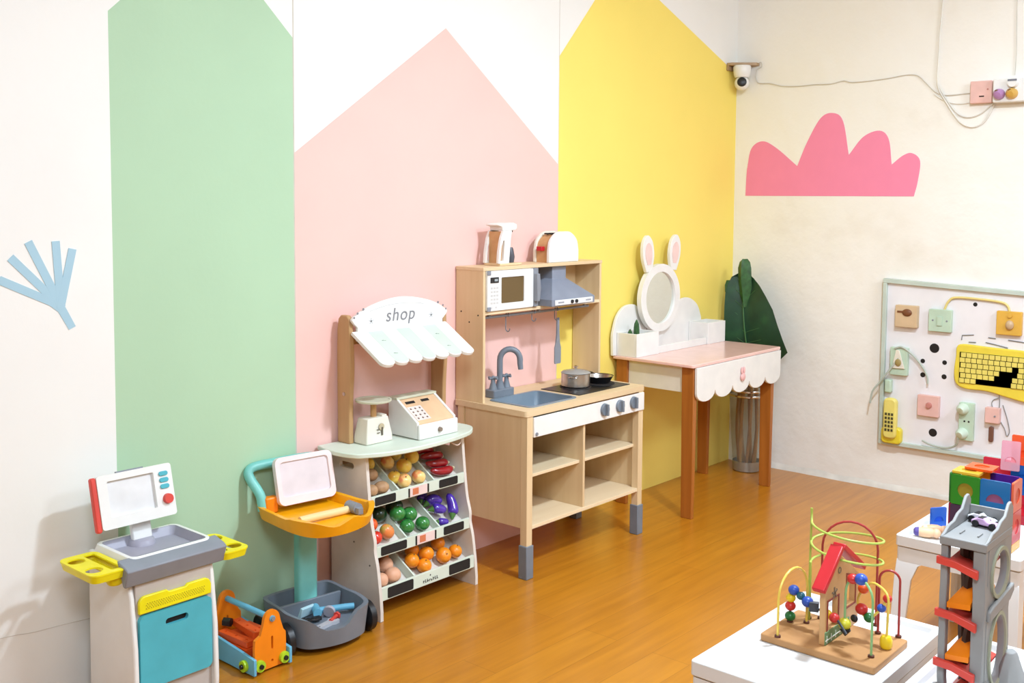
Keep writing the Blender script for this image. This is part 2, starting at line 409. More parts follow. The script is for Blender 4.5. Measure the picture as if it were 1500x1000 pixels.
mb.cyl((-1.968, -.1462, .932), (-1.968, -.1475, .932), .004, n=12); mb.cyl((-1.945, -.1462, .932), (-1.945, -.1475, .932), .004, n=12)
part('keypad', mb, [WHITE, plain('light_grey_keys', '#d3d1ce', .5)], mw)
mb = MB(); mb.box(-1.738, -1.713, -.150, -.136, .920, 1.063); mb.prism([(-1.738, .94), (-1.722, .94), (-1.716, .99), (-1.722, 1.043), (-1.738, 1.043)], 'y', -.166, -.150)
part('door_handle', mb, GREY, mw, 'grey pull handle', bev=.002)
for cx_, cz_ in ((-1.983, .927), (-1.983, 1.056)):
    mb = MB(); mb.box(cx_-.009, cx_+.009, -.149, -.1455, cz_-.008, cz_+.008); part('corner_cap', mb, GREY, mw, bev=.001)
# range hood
hx0, hx1, hy0, hy1 = -1.688, -1.424, -.196, -.02
hb = plain('hood_back_grey', '#7d8494', .4)
mb = MB()
def rect(x0, x1, y0, y1, z): return [(x0, y0, z), (x1, y0, z), (x1, y1, z), (x0, y1, z)]
mb.loft([rect(hx0, hx1, hy0, hy1, .9185), rect(hx0, hx1, hy0, hy1, .945), rect(-1.592, -1.508, -.118, -.02, 1.014), rect(-1.592, -1.508, -.118, -.02, 1.062)], True, True, False)
hd = part('range_hood', mb, STEELGREY, K, 'grey pyramid extractor hood', bev=.0015)
mb = MB(); mb.box(-1.672, -1.440, -.199, -.196, .922, .942); cs = part('control_strip', mb, WHITE, hd, 'white control strip', bev=.001)
for x in (-1.572, -1.545):
    mb = MB(); mb.cyl((x, -.199, .932), (x, -.204, .932), .007, n=16); part('hood_knob', mb, BLACK, hd)
for a_, b_ in ((-1.485, -1.452), (-1.655, -1.62)):
    mb = MB(); mb.box(a_, b_, -.1996, -.199, .929, .935); part('strip_print', mb, plain('grey_print', '#a5a8b0', .6), hd)
# sink and hob
mb = MB(); e = .003
mb.plate(rrect(sx0-.008, sx1+.008, sy0-.008, sy1+.008, .024), [rrect(sx0+.004, sx1-.004, sy0+.004, sy1-.004, .018)], 'z', WT, WT+.003)
def rr3(d, z): return [(x, y, z) for x, y in rrect(sx0+.004+d, sx1-.004-d, sy0+.004+d, sy1-.004-d, .018)]
mb.loft([rr3(0, WT+.001), rr3(.006, WT-.05), rr3(.012, WT-.06)], True, False, False)
n = len(mb.bm.faces); mb.bm.faces.new([mb.bm.verts.new(p) for p in rr3(.012, WT-.06)]); mb._done(n)
part('sink_basin', mb, plain('sink_blue_grey', '#7f8f9d', .35), K, 'blue grey sink basin')
mb = MB(); mb.box(-1.648, -1.322, -.298, -.112, WT, WT+.003); hob = part('hob', mb, BLACK, K, 'dark glass hob with two burners', bev=.001)
for bx, by in ((-1.525, -.185), (-1.392, -.2)):
    mb = MB(); mb.cyl((bx, by, WT+.003), (bx, by, WT+.006), .062, .06, 32); part('burner', mb, DARK, hob)
# faucet
mb = MB(); mb.prism(rrect(-1.912, -1.800, -.112, -.062, .008), 'z', WT, WT+.03); fa = part('faucet', mb, DGREY, K, 'grey plastic faucet with two cross handles', bev=.003)
mb = MB(); P = [(-1.856, -.087, WT+.03), (-1.856, -.087, WT+.06)]
P = [(-1.856, -.087, WT+.02), (-1.856, -.087, WT+.135)] + [(-1.856+.7*(.037-.037*math.cos(a)), -.087-.72*(.037-.037*math.cos(a)), WT+.135+.04*math.sin(a)) for a in [PI*i/12 for i in range(1, 13)]]
q = P[-1]; P += [(q[0], q[1], q[2]-.012), (q[0]+.002, q[1]-.002, q[2]-.035)]
mb.tube(P, [.011]*(len(P)-2)+[.0105, .0095], 14); mb.lathe([(.018, WT+.03), (.013, WT+.05), (.0125, WT+.055)], (-1.856, -.087, 0)); part('spout', mb, DGREY, fa)
for hx in (-1.893, -1.819):
    mb = MB(); mb.lathe([(.016, WT+.03), (.009, WT+.055), (.008, WT+.068)], (hx, -.087, 0), 18)
    mb.cyl((hx-.022, -.087, WT+.072), (hx+.022, -.087, WT+.072), .0045, n=10); mb.cyl((hx, -.109, WT+.072), (hx, -.065, WT+.072), .0045, n=10); mb.ball((hx, -.087, WT+.073), .008)
    part('tap_handle', mb, DGREY, fa)
# loose kitchen things
b = WT+.0062
T = thing('toy_pot', 'brushed steel toy saucepan with lid on the front left burner', 'pot', (-1.525, -.185, b))
c = (-1.525, -.185, 0)
mb = MB(); mb.lathe([(.048, b), (.056, b+.004), (.056, b+.052), (.058, b+.054)], c, 40); part('pot_body', mb, STEEL, T)
mb = MB(); mb.lathe([(.0575, b+.054), (.05, b+.060), (.02, b+.066), (.006, b+.067)], c, 40); lid = part('lid', mb, clear('glass_lid', '#cfcac2', .6), T, 'glass lid with knob')
mb = MB(); mb.lathe([(.004, b+.066), (.004, b+.071), (.009, b+.074), (.009, b+.079), (.004, b+.081)], c, 18); part('lid_knob', mb, CHROME, lid)
for s in (-1, 1):
    mb = MB(); d = Vector((.88*s, .48*s, 0)); t = Vector((-.48, .88, 0)); o = Vector((c[0], c[1], b+.043))
    mb.tube(spline([o+d*.055+t*.016, o+d*.068+t*.013, o+d*.072, o+d*.068-t*.013, o+d*.055-t*.016], 4), .0028, 8); part('handle', mb, CHROME, T)
T = thing('toy_frying_pan', 'shallow black toy frying pan with steel inside on the right burner', 'frying pan', (-1.392, -.2, b))
c = (-1.392, -.2, 0)
mb = MB(); mb.lathe([(.040, b), (.055, b+.026), (.057, b+.028), (.054, b+.027)], c, 40, False); n = len(mb.bm.faces); mb.lathe([(.04, b), (.04, b+.001)], c, 40); part('pan_body', mb, BLACK, T)
mb = MB(); mb.lathe([(.0538, b+.026), (.040, b+.003), (.001, b+.003)], c, 40, False); part('pan_inside', mb, STEEL, T, 'steel inside')
mb = MB(); mb.tube([(c[0]+.030, c[1]+.044, b+.020), (c[0]+.040, c[1]+.065, b+.024), (c[0]+.050, c[1]+.105, b+.026)], .0055, 8); part('handle', mb, BLACK, T)
def s_hook(x, label):
    mb = MB(); P = [(x, -.116+.008*math.cos(a), .894+.008*math.sin(a)) for a in [math.radians(t) for t in range(200, -30, -20)]]
    P += [(x, -.108, .875)]+[(x, -.116+.008*math.cos(math.radians(t)), .862+.010*math.sin(math.radians(t))) for t in range(0, -190, -20)]
    return solo('utensil_hook', mb, GREY, label, 'hook', (x, -.116, .894), 'hooks on the utensil rail') if False else mb
def hook(x, label, L):
    mb = MB(); P = [(x, -.116+.0085*math.cos(math.radians(t)), .8945+.0085*math.sin(math.radians(t))) for t in range(220, -1, -20)]
    P += [(x, -.1075, .894-L*.6)]+[(x, -.1175+.010*math.cos(math.radians(t)), .894-L+.012*math.sin(math.radians(t))) for t in range(0, -200, -20)]
    mb.tube(P, .0018, 7); return solo('utensil_hook', mb, DGREY, label, 'hook', (x, -.116, .894), 'hooks on the utensil rail')
hook(-1.848, 'empty grey hook hanging above the faucet', .048); hook(-1.562, 'grey hook that carries the spatula', .03)
hook(-1.70, 'small empty grey hook midway along the utensil rail', .022)
T = thing('toy_spatula', 'grey toy spatula hanging from the rail beside the yellow wall stripe', 'spatula', (-1.562, -.118, .70))
mb = MB(); y = -.1235
mb.plate([(-1.568, .862), (-1.556, .862), (-1.555, .80), (-1.551, .768), (-1.573, .768), (-1.569, .80)], [arc((-1.562, .856), .0035, 0, 330, 10)], 'y', y-.003, y+.003)
part('handle', mb, GREY, T)
mb = MB(); mb.prism([(-1.573, .770), (-1.551, .770), (-1.543, .745), (-1.543, .690), (-1.546, .684), (-1.578, .684), (-1.581, .690), (-1.581, .745)], 'y', y-.0018, y+.0018); part('blade', mb, GREY, T)
# coffee maker
T = thing('toy_coffee_maker', 'white wooden toy coffee maker with dark carafe on top of the play kitchen', 'coffee maker', (-1.84, -.08, UT))
z = UT; yc = -.078
mb = MB(); mb.box(-1.893, -1.772, yc-.04, yc+.04, z, z+.009); part('base_board', mb, BIRCH_X, T, bev=.002)
side = [(-1.889, z+.009), (-1.868, z+.115), (-1.862, z+.128), (-1.838, z+.128), (-1.850, z+.10), (-1.866, z+.009)]
side = [(-1.900, z+.009)]+[tuple(p)[:2] for p in spline([(-1.897, z+.05, 0), (-1.886, z+.10, 0), (-1.872, z+.128, 0)], 4)]+[(-1.826, z+.128), (-1.832, z+.10), (-1.842, z+.009)]
for yy in (yc-.038, yc+.028):
    mb = MB(); mb.plate(side, [[(-1.888, z+.018), (-1.883, z+.07), (-1.873, z+.092), (-1.866, z+.092), (-1.872, z+.018)]], 'y', yy, yy+.010); part('side_board', mb, WHITE_WOOD, T, bev=.0015)
mb = MB(); mb.box(-1.878, -1.846, yc-.028, yc+.028, z+.009, z+.124); part('body', mb, TAN, T, 'tan inner body')
mb = MB(); mb.prism([(-1.87, z+.128), (-1.80, z+.128), (-1.790, z+.136), (-1.792, z+.150), (-1.81, z+.156), (-1.86, z+.154), (-1.893, z+.151), (-1.893, z+.146), (-1.872, z+.142)], 'y', yc-.032, yc+.032); hd_ = part('head', mb, WHITE_WOOD, T, bev=.003)
mb = MB(); mb.cyl((-1.800, yc-.01, z+.129), (-1.800, yc-.01, z+.121), .007); part('nozzle', mb, BLACK, hd_)
mb = MB(); mb.lathe([(.014, z+.01), (.017, z+.03), (.012, z+.058), (.009, z+.065)], (-1.806, yc-.012, 0), 24); part('carafe', mb, plain('carafe_charcoal', '#50525a', .4), T, 'dark grey carafe')
# toaster
T = thing('toy_toaster', 'white wooden toy toaster with red lever on top of the play kitchen', 'toaster', (-1.53, -.08, UT))
def tsh(x0, x1, h): return [(x0, z)]+[tuple(p)[:2] for p in spline([(x0, z+.045, 0), (x0+.012, z+h*.75, 0), (x0+.05, z+h, 0), ((x0+x1)/2, z+h*1.03, 0), (x1-.05, z+h, 0), (x1-.012, z+h*.75, 0), (x1, z+.045, 0)], 5)]+[(x1, z)]
mb = MB(); mb.prism(tsh(-1.612, -1.428, .115), 'y', -.118, -.104); part('front_board', mb, WHITE, T, bev=.003)
mb = MB(); mb.prism(tsh(-1.612, -1.428, .115), 'y', -.05, -.036); part('back_board', mb, CREAM, T, bev=.003)
mb = MB(); mb.prism(tsh(-1.606, -1.434, .108), 'y', -.104, -.05); tb_ = part('body', mb, TAN, T, 'tan wooden middle')
for yy in (-.092, -.072):
    mb = MB(); mb.box(-1.575, -1.465, yy, yy+.010, z+.108, z+.1125); part('bread_slot', mb, DARK, tb_)
mb = MB(); mb.box(-1.625, -1.604, -.090, -.064, z+.045, z+.062); part('lever', mb, DRED, T, 'red lever', bev=.002)

# ================================================================ VANITY TABLE
V = thing('vanity_table', 'childs vanity table with pink top, bunny mirror and scalloped white apron', 'vanity table', (-.66, -.21, 0))
VT = .648
mb = MB(); mb.prism(rrect(-1.04, -.275, -.415, -.006, .012), 'z', VT-.014, VT); part('tabletop', mb, PINKTOP, V, 'glossy pink tabletop', bev=.003)
for lx in (-1.020, -.345):
    for ly in (-.405, -.075):
        mb = MB(); mb.loft([[(lx+a, ly+c, zz) for a, c in ((.004*k, .004*k), (.030-.004*k, .004*k), (.030-.004*k, .058-.004*k), (.004*k, .058-.004*k))] for zz, k in ((0, 1), (VT-.014, 0))], True, True, False)
        part('leg', mb, LEGWOOD, V, bev=.002)
for sxx in (-1.010, -.334):
    mb = MB(); mb.box(sxx, sxx+.012, -.347, -.075, .525, VT-.014); part('side_apron', mb, CREAM, V, bev=.001)
mb = MB(); mb.box(-.99, -.345, -.040, -.028, .525, VT-.014); part('back_apron', mb, CREAM, V)
mb = MB(); a0, a1 = -1.016, -.284; k = 5; wd = (a1-a0)/k
pts = [(a0, VT-.015)]
for i in range(k): pts += arc((a0+wd*(i+.5), .525), wd/2*.98, 180, 360, 10, .038)
pts += [(a1, VT-.015)]
mb.prism(pts, 'y', -.419, -.407); ap = part('front_apron', mb, OFFWHITE if False else WHITE_WOOD, V, 'white scalloped front board', bev=.002)
# bunny shaped knob
mb = MB(); kx, kz = -.646, .562
mb.ball((kx, -.425, kz-.008), .018, (1, .45, 1)); mb.ball((kx-.009, -.425, kz+.02), .008, (.8, .6, 2.1)); mb.ball((kx+.009, -.425, kz+.02), .008, (.8, .6, 2.1))
part('drawer_knob', mb, plain('knob_pink', '#f3bcb8', .4), ap, 'pink bunny knob')
# organiser
mb = MB()
prof = [(-1.055, VT), (-1.058, .73)]+[tuple(p)[:2] for p in spline([(-1.056, .745, 0), (-1.03, .81, 0), (-.985, .85, 0), (-.93, .862, 0), (-.875, .85, 0), (-.84, .80, 0)], 5)]+[(-.80, .79), (-.64, .79)] \
  + [tuple(p)[:2] for p in spline([(-.60, .80, 0), (-.56, .845, 0), (-.49, .862, 0), (-.43, .855, 0), (-.37, .82, 0), (-.335, .76, 0)], 5)]+[(-.33, VT)]
mb.prism(prof, 'y', -.024, -.010); part('organiser_back', mb, WHITE_WOOD, V, bev=.002)
for bx0, bx1 in ((-1.032, -.862), (-.448, -.290)):
    mb = MB(); y0, y1 = -.130, -.025; t = .009
    mb.box(bx0, bx1, y0, y0+t, VT, VT+.1); mb.box(bx0, bx1, y1-t, y1, VT, VT+.1); mb.box(bx0, bx0+t, y0+t, y1-t, VT, VT+.1); mb.box(bx1-t, bx1, y0+t, y1-t, VT, VT+.1); mb.box(bx0+t, bx1-t, y0+t, y1-t, VT, VT+.008)
    part('organiser_box', mb, WHITE_WOOD, V, bev=.0015)
mb = MB(); mb.box(-.862, -.448, -.122, -.112, VT, VT+.032); part('organiser_ledge', mb, WHITE_WOOD, V, bev=.0015)
MC = (-.746, .882)
mb = MB(); mb.plate(arc(MC, .158, 0, 357, 60, .152), [arc(MC, .118, 0, 357, 60, .117)], 'y', -.062, -.040)
mb.box(-.80, -.69, -.040, -.024, VT+.0, .80)
mf = part('mirror_frame', mb, WHITE_WOOD, V, 'round white bunny mirror frame', bev=.002)
mb = MB(); mb.prism(arc(MC, .121, 0, 357, 60, .120), 'y', -.052, -.048); part('mirror_glass', mb, MIRROR, mf, 'round mirror')
for ex, lean in ((-.840, .10), (-.640, -.13)):
    def ear(s, y0, y1):
        M = Matrix.Translation((ex, 0, 1.012)) @ Matrix.Rotation(-lean, 4, 'Y')
        pts = [tuple(p)[:2] for p in spline([(-.022, -.01, 0), (-.043, .055, 0), (-.038, .115, 0), (-.012, .148, 0), (.012, .148, 0), (.038, .115, 0), (.043, .055, 0), (.022, -.01, 0)], 5)]
        pts = [(x*s, .07+(zz-.07)*(s if s < 1 else 1)) for x, zz in pts]
        mb = MB(); mb.prism(pts, 'y', y0, y1, M); return mb
    ea = part('bunny_ear', ear(1, -.060, -.044), WHITE_WOOD, mf, bev=.002)
    part('ear_inside', ear(.60, -.062, -.060), plain('pale_ear_pink', '#f6d5cd', .5), mf, 'pink inner ear')
# cacti in the left box
GREEN_C = plain('cactus_green', '#3e6b3a', .6, var=.3, scale=60)
def cactus(x, y, h, r, label):
    z0 = VT+.0085; mb = MB(); n = 10
    rings = []
    for i in range(9):
        t = i/8; rr = r*(.85+.15*math.sin(PI*t))*(1 if t < .85 else (1-t)/.15*.8+.2)
        rings.append([(x+rr*(1 if j % 2 else .78)*math.cos(PI*j/n), y+rr*(1 if j % 2 else .78)*math.sin(PI*j/n), z0+h*t) for j in range(2*n)])
    mb.loft(rings); return solo('toy_cactus', mb, GREEN_C, label, 'cactus', (x, y, z0), 'cacti in the left vanity box')
cactus(-.955, -.075, .145, .013, 'tallest green cactus standing in the left vanity box')
cactus(-.985, -.062, .105, .012, 'middle sized green cactus left of the tallest in the vanity box')
cactus(-1.005, -.085, .093, .012, 'smallest green cactus at the left end of the vanity box')

# ================================================================ LEAF IN VASE
P0 = (-.128, -.172)
T = thing('tall_vase', 'clear tapered vase holding brown stems in the corner behind the vanity table', 'vase', (P0[0], P0[1], 0))
mb = MB(); c = (P0[0], P0[1], 0)
mb.lathe([(.066, .001), (.068, .012), (.072, .09), (.092, .425), (.098, .43), (.094, .425), (.070, .09), (.064, .02)], c, 40, False); part('vase_body', mb, GLASS, T)
mb = MB(); mb.lathe([(.0645, .006), (.0675, .006), (.0695, .05), (.068, .05)], c, 40, False); mb.lathe([(.064, .003), (.064, .03)], c, 40); part('base_band', mb, plain('galvanised', '#b9b7b0', .35, .7), T, 'galvanised band round the foot')
mb = MB(); mb.lathe([(.0925, .37), (.094, .372), (.094, .378), (.0925, .38)], c, 40, False); mb.lathe([(.0935, .395), (.095, .397), (.095, .403), (.0935, .405)], c, 40, False)
mb.tube(spline([(P0[0]-.01, P0[1]-.096, .44), (P0[0]-.01, P0[1]-.116, .435), (P0[0]-.01, P0[1]-.116, .405), (P0[0]-.01, P0[1]-.096, .40)], 4), .003, 6); part('rim_band', mb, CHROME, T)
L = thing('artificial_leaf_plant', 'big dark green artificial leaves on brown stems leaning in the corner', 'plant', (P0[0], P0[1], .03))
rn = random.Random(5)
for i in range(7):
    a = 2*PI*i/7; mb = MB(); mb.tube(spline([(P0[0]+.038*math.cos(a), P0[1]+.038*math.sin(a), .032), (P0[0]+.050*math.cos(a+.3), P0[1]+.050*math.sin(a+.3), .25), (P0[0]+.03*math.cos(a+.6), P0[1]+.03*math.sin(a+.6), .56)], 5), .0085, 8); part('stem', mb, STEM, L)
def leaf(outline, mid, thick, fold, x0, name):
    # outline: list of (y, z) left/right pairs from bottom to top about the midrib
    mb = MB(); rings = []
    for (yl, ym, yr, zz, xo) in outline:
        row = []
        for i in range(9):
            t = i/8; y = yl+(ym-yl)*t*2 if t <= .5 else ym+(yr-ym)*(t-.5)*2
            row.append((x0+xo+fold*abs(t-.5)*2+.004*math.sin(t*40+zz*30), y, zz))
        rings.append(row)
    n = len(mb.bm.faces)
    for s in (0, thick): mb.loft([[(x+s, y, zz) for x, y, zz in r] for r in rings], False, False)
    return mb
o1 = [(-.15, -.165, -.175, .50, .03), (-.055, -.15, -.33, .56, .02), (-.045, -.145, -.375, .60, .0), (-.043, -.14, -.355, .66, -.01), (-.042, -.135, -.33, .73, -.015), (-.045, -.13, -.30, .80, -.015), (-.042, -.125, -.262, .86, -.01), (-.050, -.12, -.225, .91, 0), (-.066, -.115, -.185, .945, .01), (-.10, -.12, -.15, .965, .02)]
lf = part('leaf', leaf(o1, 0, .002, -.035, -.10, 'leaf'), LEAF, L)
mb = MB(); mb.tube(spline([(-.106, -.165, .50), (-.104, -.145, .60), (-.120, -.135, .73), (-.115, -.125, .87), (-.095, -.118, .955)], 5), .0035, 6)
for i in range(6):
    zz = .62+i*.055
    for s, e in ((-1, -.15+.022*i), (1, .060-.005*i)): mb.tube([(-.112, -.14, zz), (-.130, -.135+e, zz+.045)], .0012, 5)
part('vein', mb, LEAFVEIN, lf)
o2 = [(-.125, -.14, -.155, .80, .03), (-.102, -.137, -.172, .86, .02), (-.098, -.135, -.172, .93, .012), (-.10, -.135, -.168, .99, .008), (-.108, -.135, -.160, 1.02, .008), (-.126, -.135, -.144, 1.036, .012)]
part('leaf', leaf(o2, 0, .002, .035, -.165, 'leaf'), plain('mid_green_leaf', '#3d6e3c', .5, var=.3, scale=40), L, 'lighter green curled leaf tip')
o3 = [(-.04, -.06, -.09, .82, .0), (-.02, -.045, -.08, .87, .0), (-.018, -.04, -.07, .90, .0), (-.028, -.04, -.055, .925, .0)]
part('leaf', leaf(o3, 0, .002, -.02, -.09, 'leaf'), plain('mid_green_leaf', '#4a7c40', .5, var=.3, scale=40), L)

# ================================================================ SHOP STAND
S = thing('market_stand', 'white wooden toy market stand with shop awning and three tiers of produce bins', 'market stand', (-2.37, -.12, 0))
LX, RX = -2.588, -2.145
CT = .53
panel = [(-.012, 0), (-.250, 0), (-.250, .03), (-.246, .075)]+[tuple(p)[:2] for p in spline([(-.243, .10, 0), (-.232, .17, 0), (-.220, .215, 0), (-.219, .25, 0), (-.205, .30, 0), (-.196, .36, 0), (-.188, .43, 0), (-.180, .515, 0)], 4)]+[(-.012, .515)]
slot = rrect(-.125, -.055, .462, .482, .009)
for x, hole in ((LX, [slot]), (RX-.012, [slot])):
    mb = MB(); mb.plate(panel, hole, 'x', x, x+.012); part('side_panel', mb, OFFWHITE, S, bev=.0012)
for yy, zz in ((-.10, .36), (-.155, .28), (-.125, .23), (-.16, .06), (-.135, .055), (-.19, .37), (-.20, .17)):
    mb = MB(); mb.cyl((LX+.0002, yy, zz), (LX-.0012, yy, zz), .0028, n=10); part('screw_cap', mb, plain('screw_grey', '#6d675f', .5), S)
mb = MB(); mb.box(LX+.012, RX-.012, -.020, -.014, .03, .515); part('back_panel', mb, plain('back_board', '#cda17c', .6), S)
mb = MB(); cp = [(-2.640, -.008), (-2.650, -.05), (-2.652, -.11), (-2.646, -.155)]+[tuple(p)[:2] for p in spline([(-2.63, -.195, 0), (-2.56, -.232, 0), (-2.47, -.252, 0), (-2.37, -.255, 0), (-2.26, -.246, 0), (-2.16, -.222, 0), (-2.105, -.185, 0), (-2.085, -.15, 0), (-2.085, -.10, 0)], 4)]+[(-2.10, -.008)]
mb.prism(cp[::-1], 'z', .515, CT); part('counter', mb, MINT, S, 'pale mint counter board', bev=.003)
def pole(x, s):
    Y = lambda t: t
    pts = [(-.072, CT), (-.012, CT)]+[tuple(p)[:2] for p in spline([(-.012, CT+.05, 0), (-.010, CT+.25, 0), (-.012, .90, 0)], 4)]+[(-.018, .932), (-.030, .944), (-.058, .944), (-.070, .932)]+[tuple(p)[:2] for p in spline([(-.072, .90, 0), (-.078, .78, 0), (-.072, .68, 0), (-.070, CT+.03, 0)], 4)]
    mb = MB(); mb.prism(pts, 'x', x, x+.018); part('post', mb, PINE, S, 'pine post', bev=.003)
pole(-2.560, 0); pole(-2.138, 1)
mb = MB(); mb.box(-2.542, -2.138, -.040, -.028, .845, .875); part('cross_rail', mb, PINE, S)
mb = MB(); mb.cyl((-2.562, -.045, .69), (-2.539, -.045, .69), .006, n=14); part('bolt', mb, STEEL, S)
# sign board
ax0, ax1 = -2.556, -2.134; xm = (ax0+ax1)/2
sg = [(ax0+.02, .86), (ax0+.02, .905)]+[tuple(p)[:2] for p in spline([(ax0+.004, .918, 0), (ax0, .935, 0), (ax0+.06, .966, 0), (ax0+.14, .986, 0), (xm, .993, 0), (ax1-.14, .986, 0), (ax1-.06, .966, 0), (ax1, .935, 0), (ax1-.004, .918, 0)], 4)]+[(ax1-.02, .905), (ax1-.02, .86)]
mb = MB(); mb.prism(sg, 'y', -.086, -.074); sign = part('sign_board', mb, WHITE_WOOD, S, 'arched white sign board reading shop', bev=.002)
mb = MB(); mb.text('shop', .062, lambda v: (xm-.008+v.x, -.0868-v.z, .934+v.y), .0005, .18, 1.12); part('lettering', mb, LETTER, sign, 'grey letters')
for s in (-1, 1):
    for dx, zz, r in ((.168, .963, .0042), (.192, .951, .0038), (.206, .938, .0034)): mb = MB(); mb.cyl((xm+s*dx, -.0858, zz), (xm+s*dx, -.0868, zz), r, n=12); part('dot', mb, LETTER, sign)
for s in (-1, 1):
    mb = MB()
    for j in range(5):
        a = 2*PI*j/5+.3; q = (xm+s*.135, .922); mb.obox((q[0]+.005*math.cos(a), -.0862, q[1]+.005*math.sin(a)), (.010, .001, .004), (0, -a, 0))
    part('star', mb, plain('pale_grey_star', '#c9cccd', .7), sign)
mb = MB(); cv = spline([(xm-.14, -.0862, .955), (xm-.07, -.0862, .968), (xm, -.0862, .972), (xm+.07, -.0862, .968), (xm+.10, -.0862, .962)], 5); mb.tube(cv, .0009, 5); part('sign_line', mb, plain('hairline_grey', '#cfd1d2', .8), sign)
# awning with seven scalloped stripes
A0 = Vector((0, -.080, .893)); A1 = Vector((0, -.222, .806)); dv = (A1-A0); nv = Vector((0, dv.z, -dv.y)).normalized()*-1
wdt = (ax1-ax0)/7
mb = MB()
def AP(x, t, o): p = A0+dv*t+nv*o; return (x, p.y, p.z)
outl = [(ax0, 0)]
for i in range(7): outl += [(x, 1+t) for x, t in arc((ax0+wdt*(i+.5), -.06), wdt/2*.97, 180, 0, 8, .12)]
outl += [(ax1, 0)]
n0 = len(mb.bm.faces)
Aa = [mb.bm.verts.new(AP(x, t, 0)) for x, t in outl]; Bb = [mb.bm.verts.new(AP(x, t, .011)) for x, t in outl]
mb.bm.faces.new(Aa); mb.bm.faces.new(Bb[::-1])
for i in range(len(outl)): j = (i+1) % len(outl); mb.bm.faces.new((Aa[j], Aa[i], Bb[i], Bb[j]))
mb._done(n0); bmesh.ops.recalc_face_normals(mb.bm, faces=mb.bm.faces[:])
aw = part('awning', mb, WHITE_WOOD, S, 'sloping white awning with scalloped edge', bev=.002)
up = 1 if AP(0, 0, .011)[2] > AP(0, 0, 0)[2] else -1
off = .0115 if up > 0 else -.0005
for i in (1, 3, 5):
    mb = MB(); x = ax0+wdt*i
    pts = [(x, .06)]+[(xx, .985+t) for xx, t in arc((x+wdt*.5, -.06), wdt/2*.95, 180, 0, 8, .11)]+[(x+wdt, .06)]
    mb.face([AP(a, t, off) for a, t in pts][::(1 if up > 0 else -1)]); part('stripe', mb, MINT_STRIPE, aw, 'pale mint stripe')
for i in (1, 5):
    for t in (.35, .75):
        mb = MB(); cpt = Vector(AP(ax0+wdt*(i+.45), t, off*1.02)); mb.ball(cpt, .004, (1.3, .8, .2)); mb.ball(cpt+Vector((.008, -.002, -.001)), .0025, (1.3, .8, .2))
        part('leaf_print', mb, plain('leaf_print_grey', '#9aa79d', .7), aw)
for x in (-2.50, -2.16):
    mb = MB(); mb.loft([[(x, -.074, .885), (x, -.078, .86), (x+.012, -.078, .86), (x+.012, -.074, .885)], [(x, -.20, .812), (x, -.195, .80), (x+.012, -.195, .80), (x+.012, -.20, .812)]], True, True, False) if False else mb.box(x, x+.012, -.074, -.040, .845, .87)
    part('awning_bracket', mb, PINE, S)
# bins: slanted floor, lip with black boards, dividers
cards = [plain('card_pink', '#f3d9d2', .6), plain('card_orange_print', '#dd7f55', .6)]
SL = .6
def binrow(zf, zl, zt, yf, divs, blacks, card):
    zb = lambda y: zf+(y-yf)*-0+ (y-yf)*SL
    mb = MB(); x0, x1 = LX+.012, RX-.012
    mb.loft([[(x0, yf, zf-.006), (x0, -.022, zf-.006+SL*(-.022-yf)), (x0, -.022, zf+SL*(-.022-yf)), (x0, yf, zf)], [(x1, yf, zf-.006), (x1, -.022, zf-.006+SL*(-.022-yf)), (x1, -.022, zf+SL*(-.022-yf)), (x1, yf, zf)]], True, True, False)
    tr = part('bin_tray', mb, OFFWHITE, S)
    mb = MB(); mb.box(x0, x1, yf-.009, yf, zl, zt); lp = part('bin_lip', mb, MINT, tr, 'pale mint lip board', bev=.001)
    for d in divs:
        mb = MB(); hgt = .030
        mb.prism([(yf, zf), (-.022, zf+SL*(-.022-yf)), (-.022, zf+SL*(-.022-yf)+hgt), (yf, zt)], 'x', d-.003, d+.003); part('bin_divider', mb, MINT, tr)
    for a, c in blacks:
        mb = MB(); mb.prism(rrect(a, c, zl+.004, zt-.004, .005), 'y', yf-.0105, yf-.009); part('chalk_label', mb, CHALK, tr, 'black chalk label')
    if card:
        a, c = card; mb = MB(); mb.box(a, c, yf-.0105, yf-.009, zl+.002, zt-.003)
        part('picture_card', mb, cards[0], tr, 'small pink picture card')
        mb = MB(); mb.box(a+.012, a+.038, yf-.0112, yf-.0105, zl+.007, zt-.007); part('card_print', mb, cards[1], tr)
        for q in (a-.004, c+.004):
            mb = MB(); mb.box(q-.002, q+.002, yf-.0125, yf-.009, zl+.003, zt-.004); part('card_clip', mb, BLACK, tr)
    return tr
binrow(.355, .348, .383, -.186, (-2.452, -2.292), ((-2.562, -2.474), (-2.278, -2.190)), (-2.412, -2.334))
binrow(.200, .194, .230, -.212, (-2.442, -2.292), ((-2.560, -2.450), (-2.282, -2.186)), (-2.405, -2.325))
tr = binrow(.068, .062, .104, -.234, (-2.428,), ((-2.552, -2.442), (-2.278, -2.178)), None)
mb = MB(); rn = random.Random(11); xx = -2.398
for i in range(8):
    hh = rn.choice((.006, .008, .010)); mb.box(xx, xx+.0022, -.2445, -.243, .072, .072+hh); mb.box(xx, xx+.006, -.2445, -.243, .072+rn.choice((0, .005)), .0735+rn.choice((0, .005))); xx += .0088
part('maker_mark', mb, plain('dark_mark', '#54504c', .7), tr, 'small dark maker mark')
mb = MB(); mb.ball((-2.365, -.243, .091), .003, (1, .3, 1)); part('maker_dot', mb, plain('dark_mark', '#54504c', .7), tr)
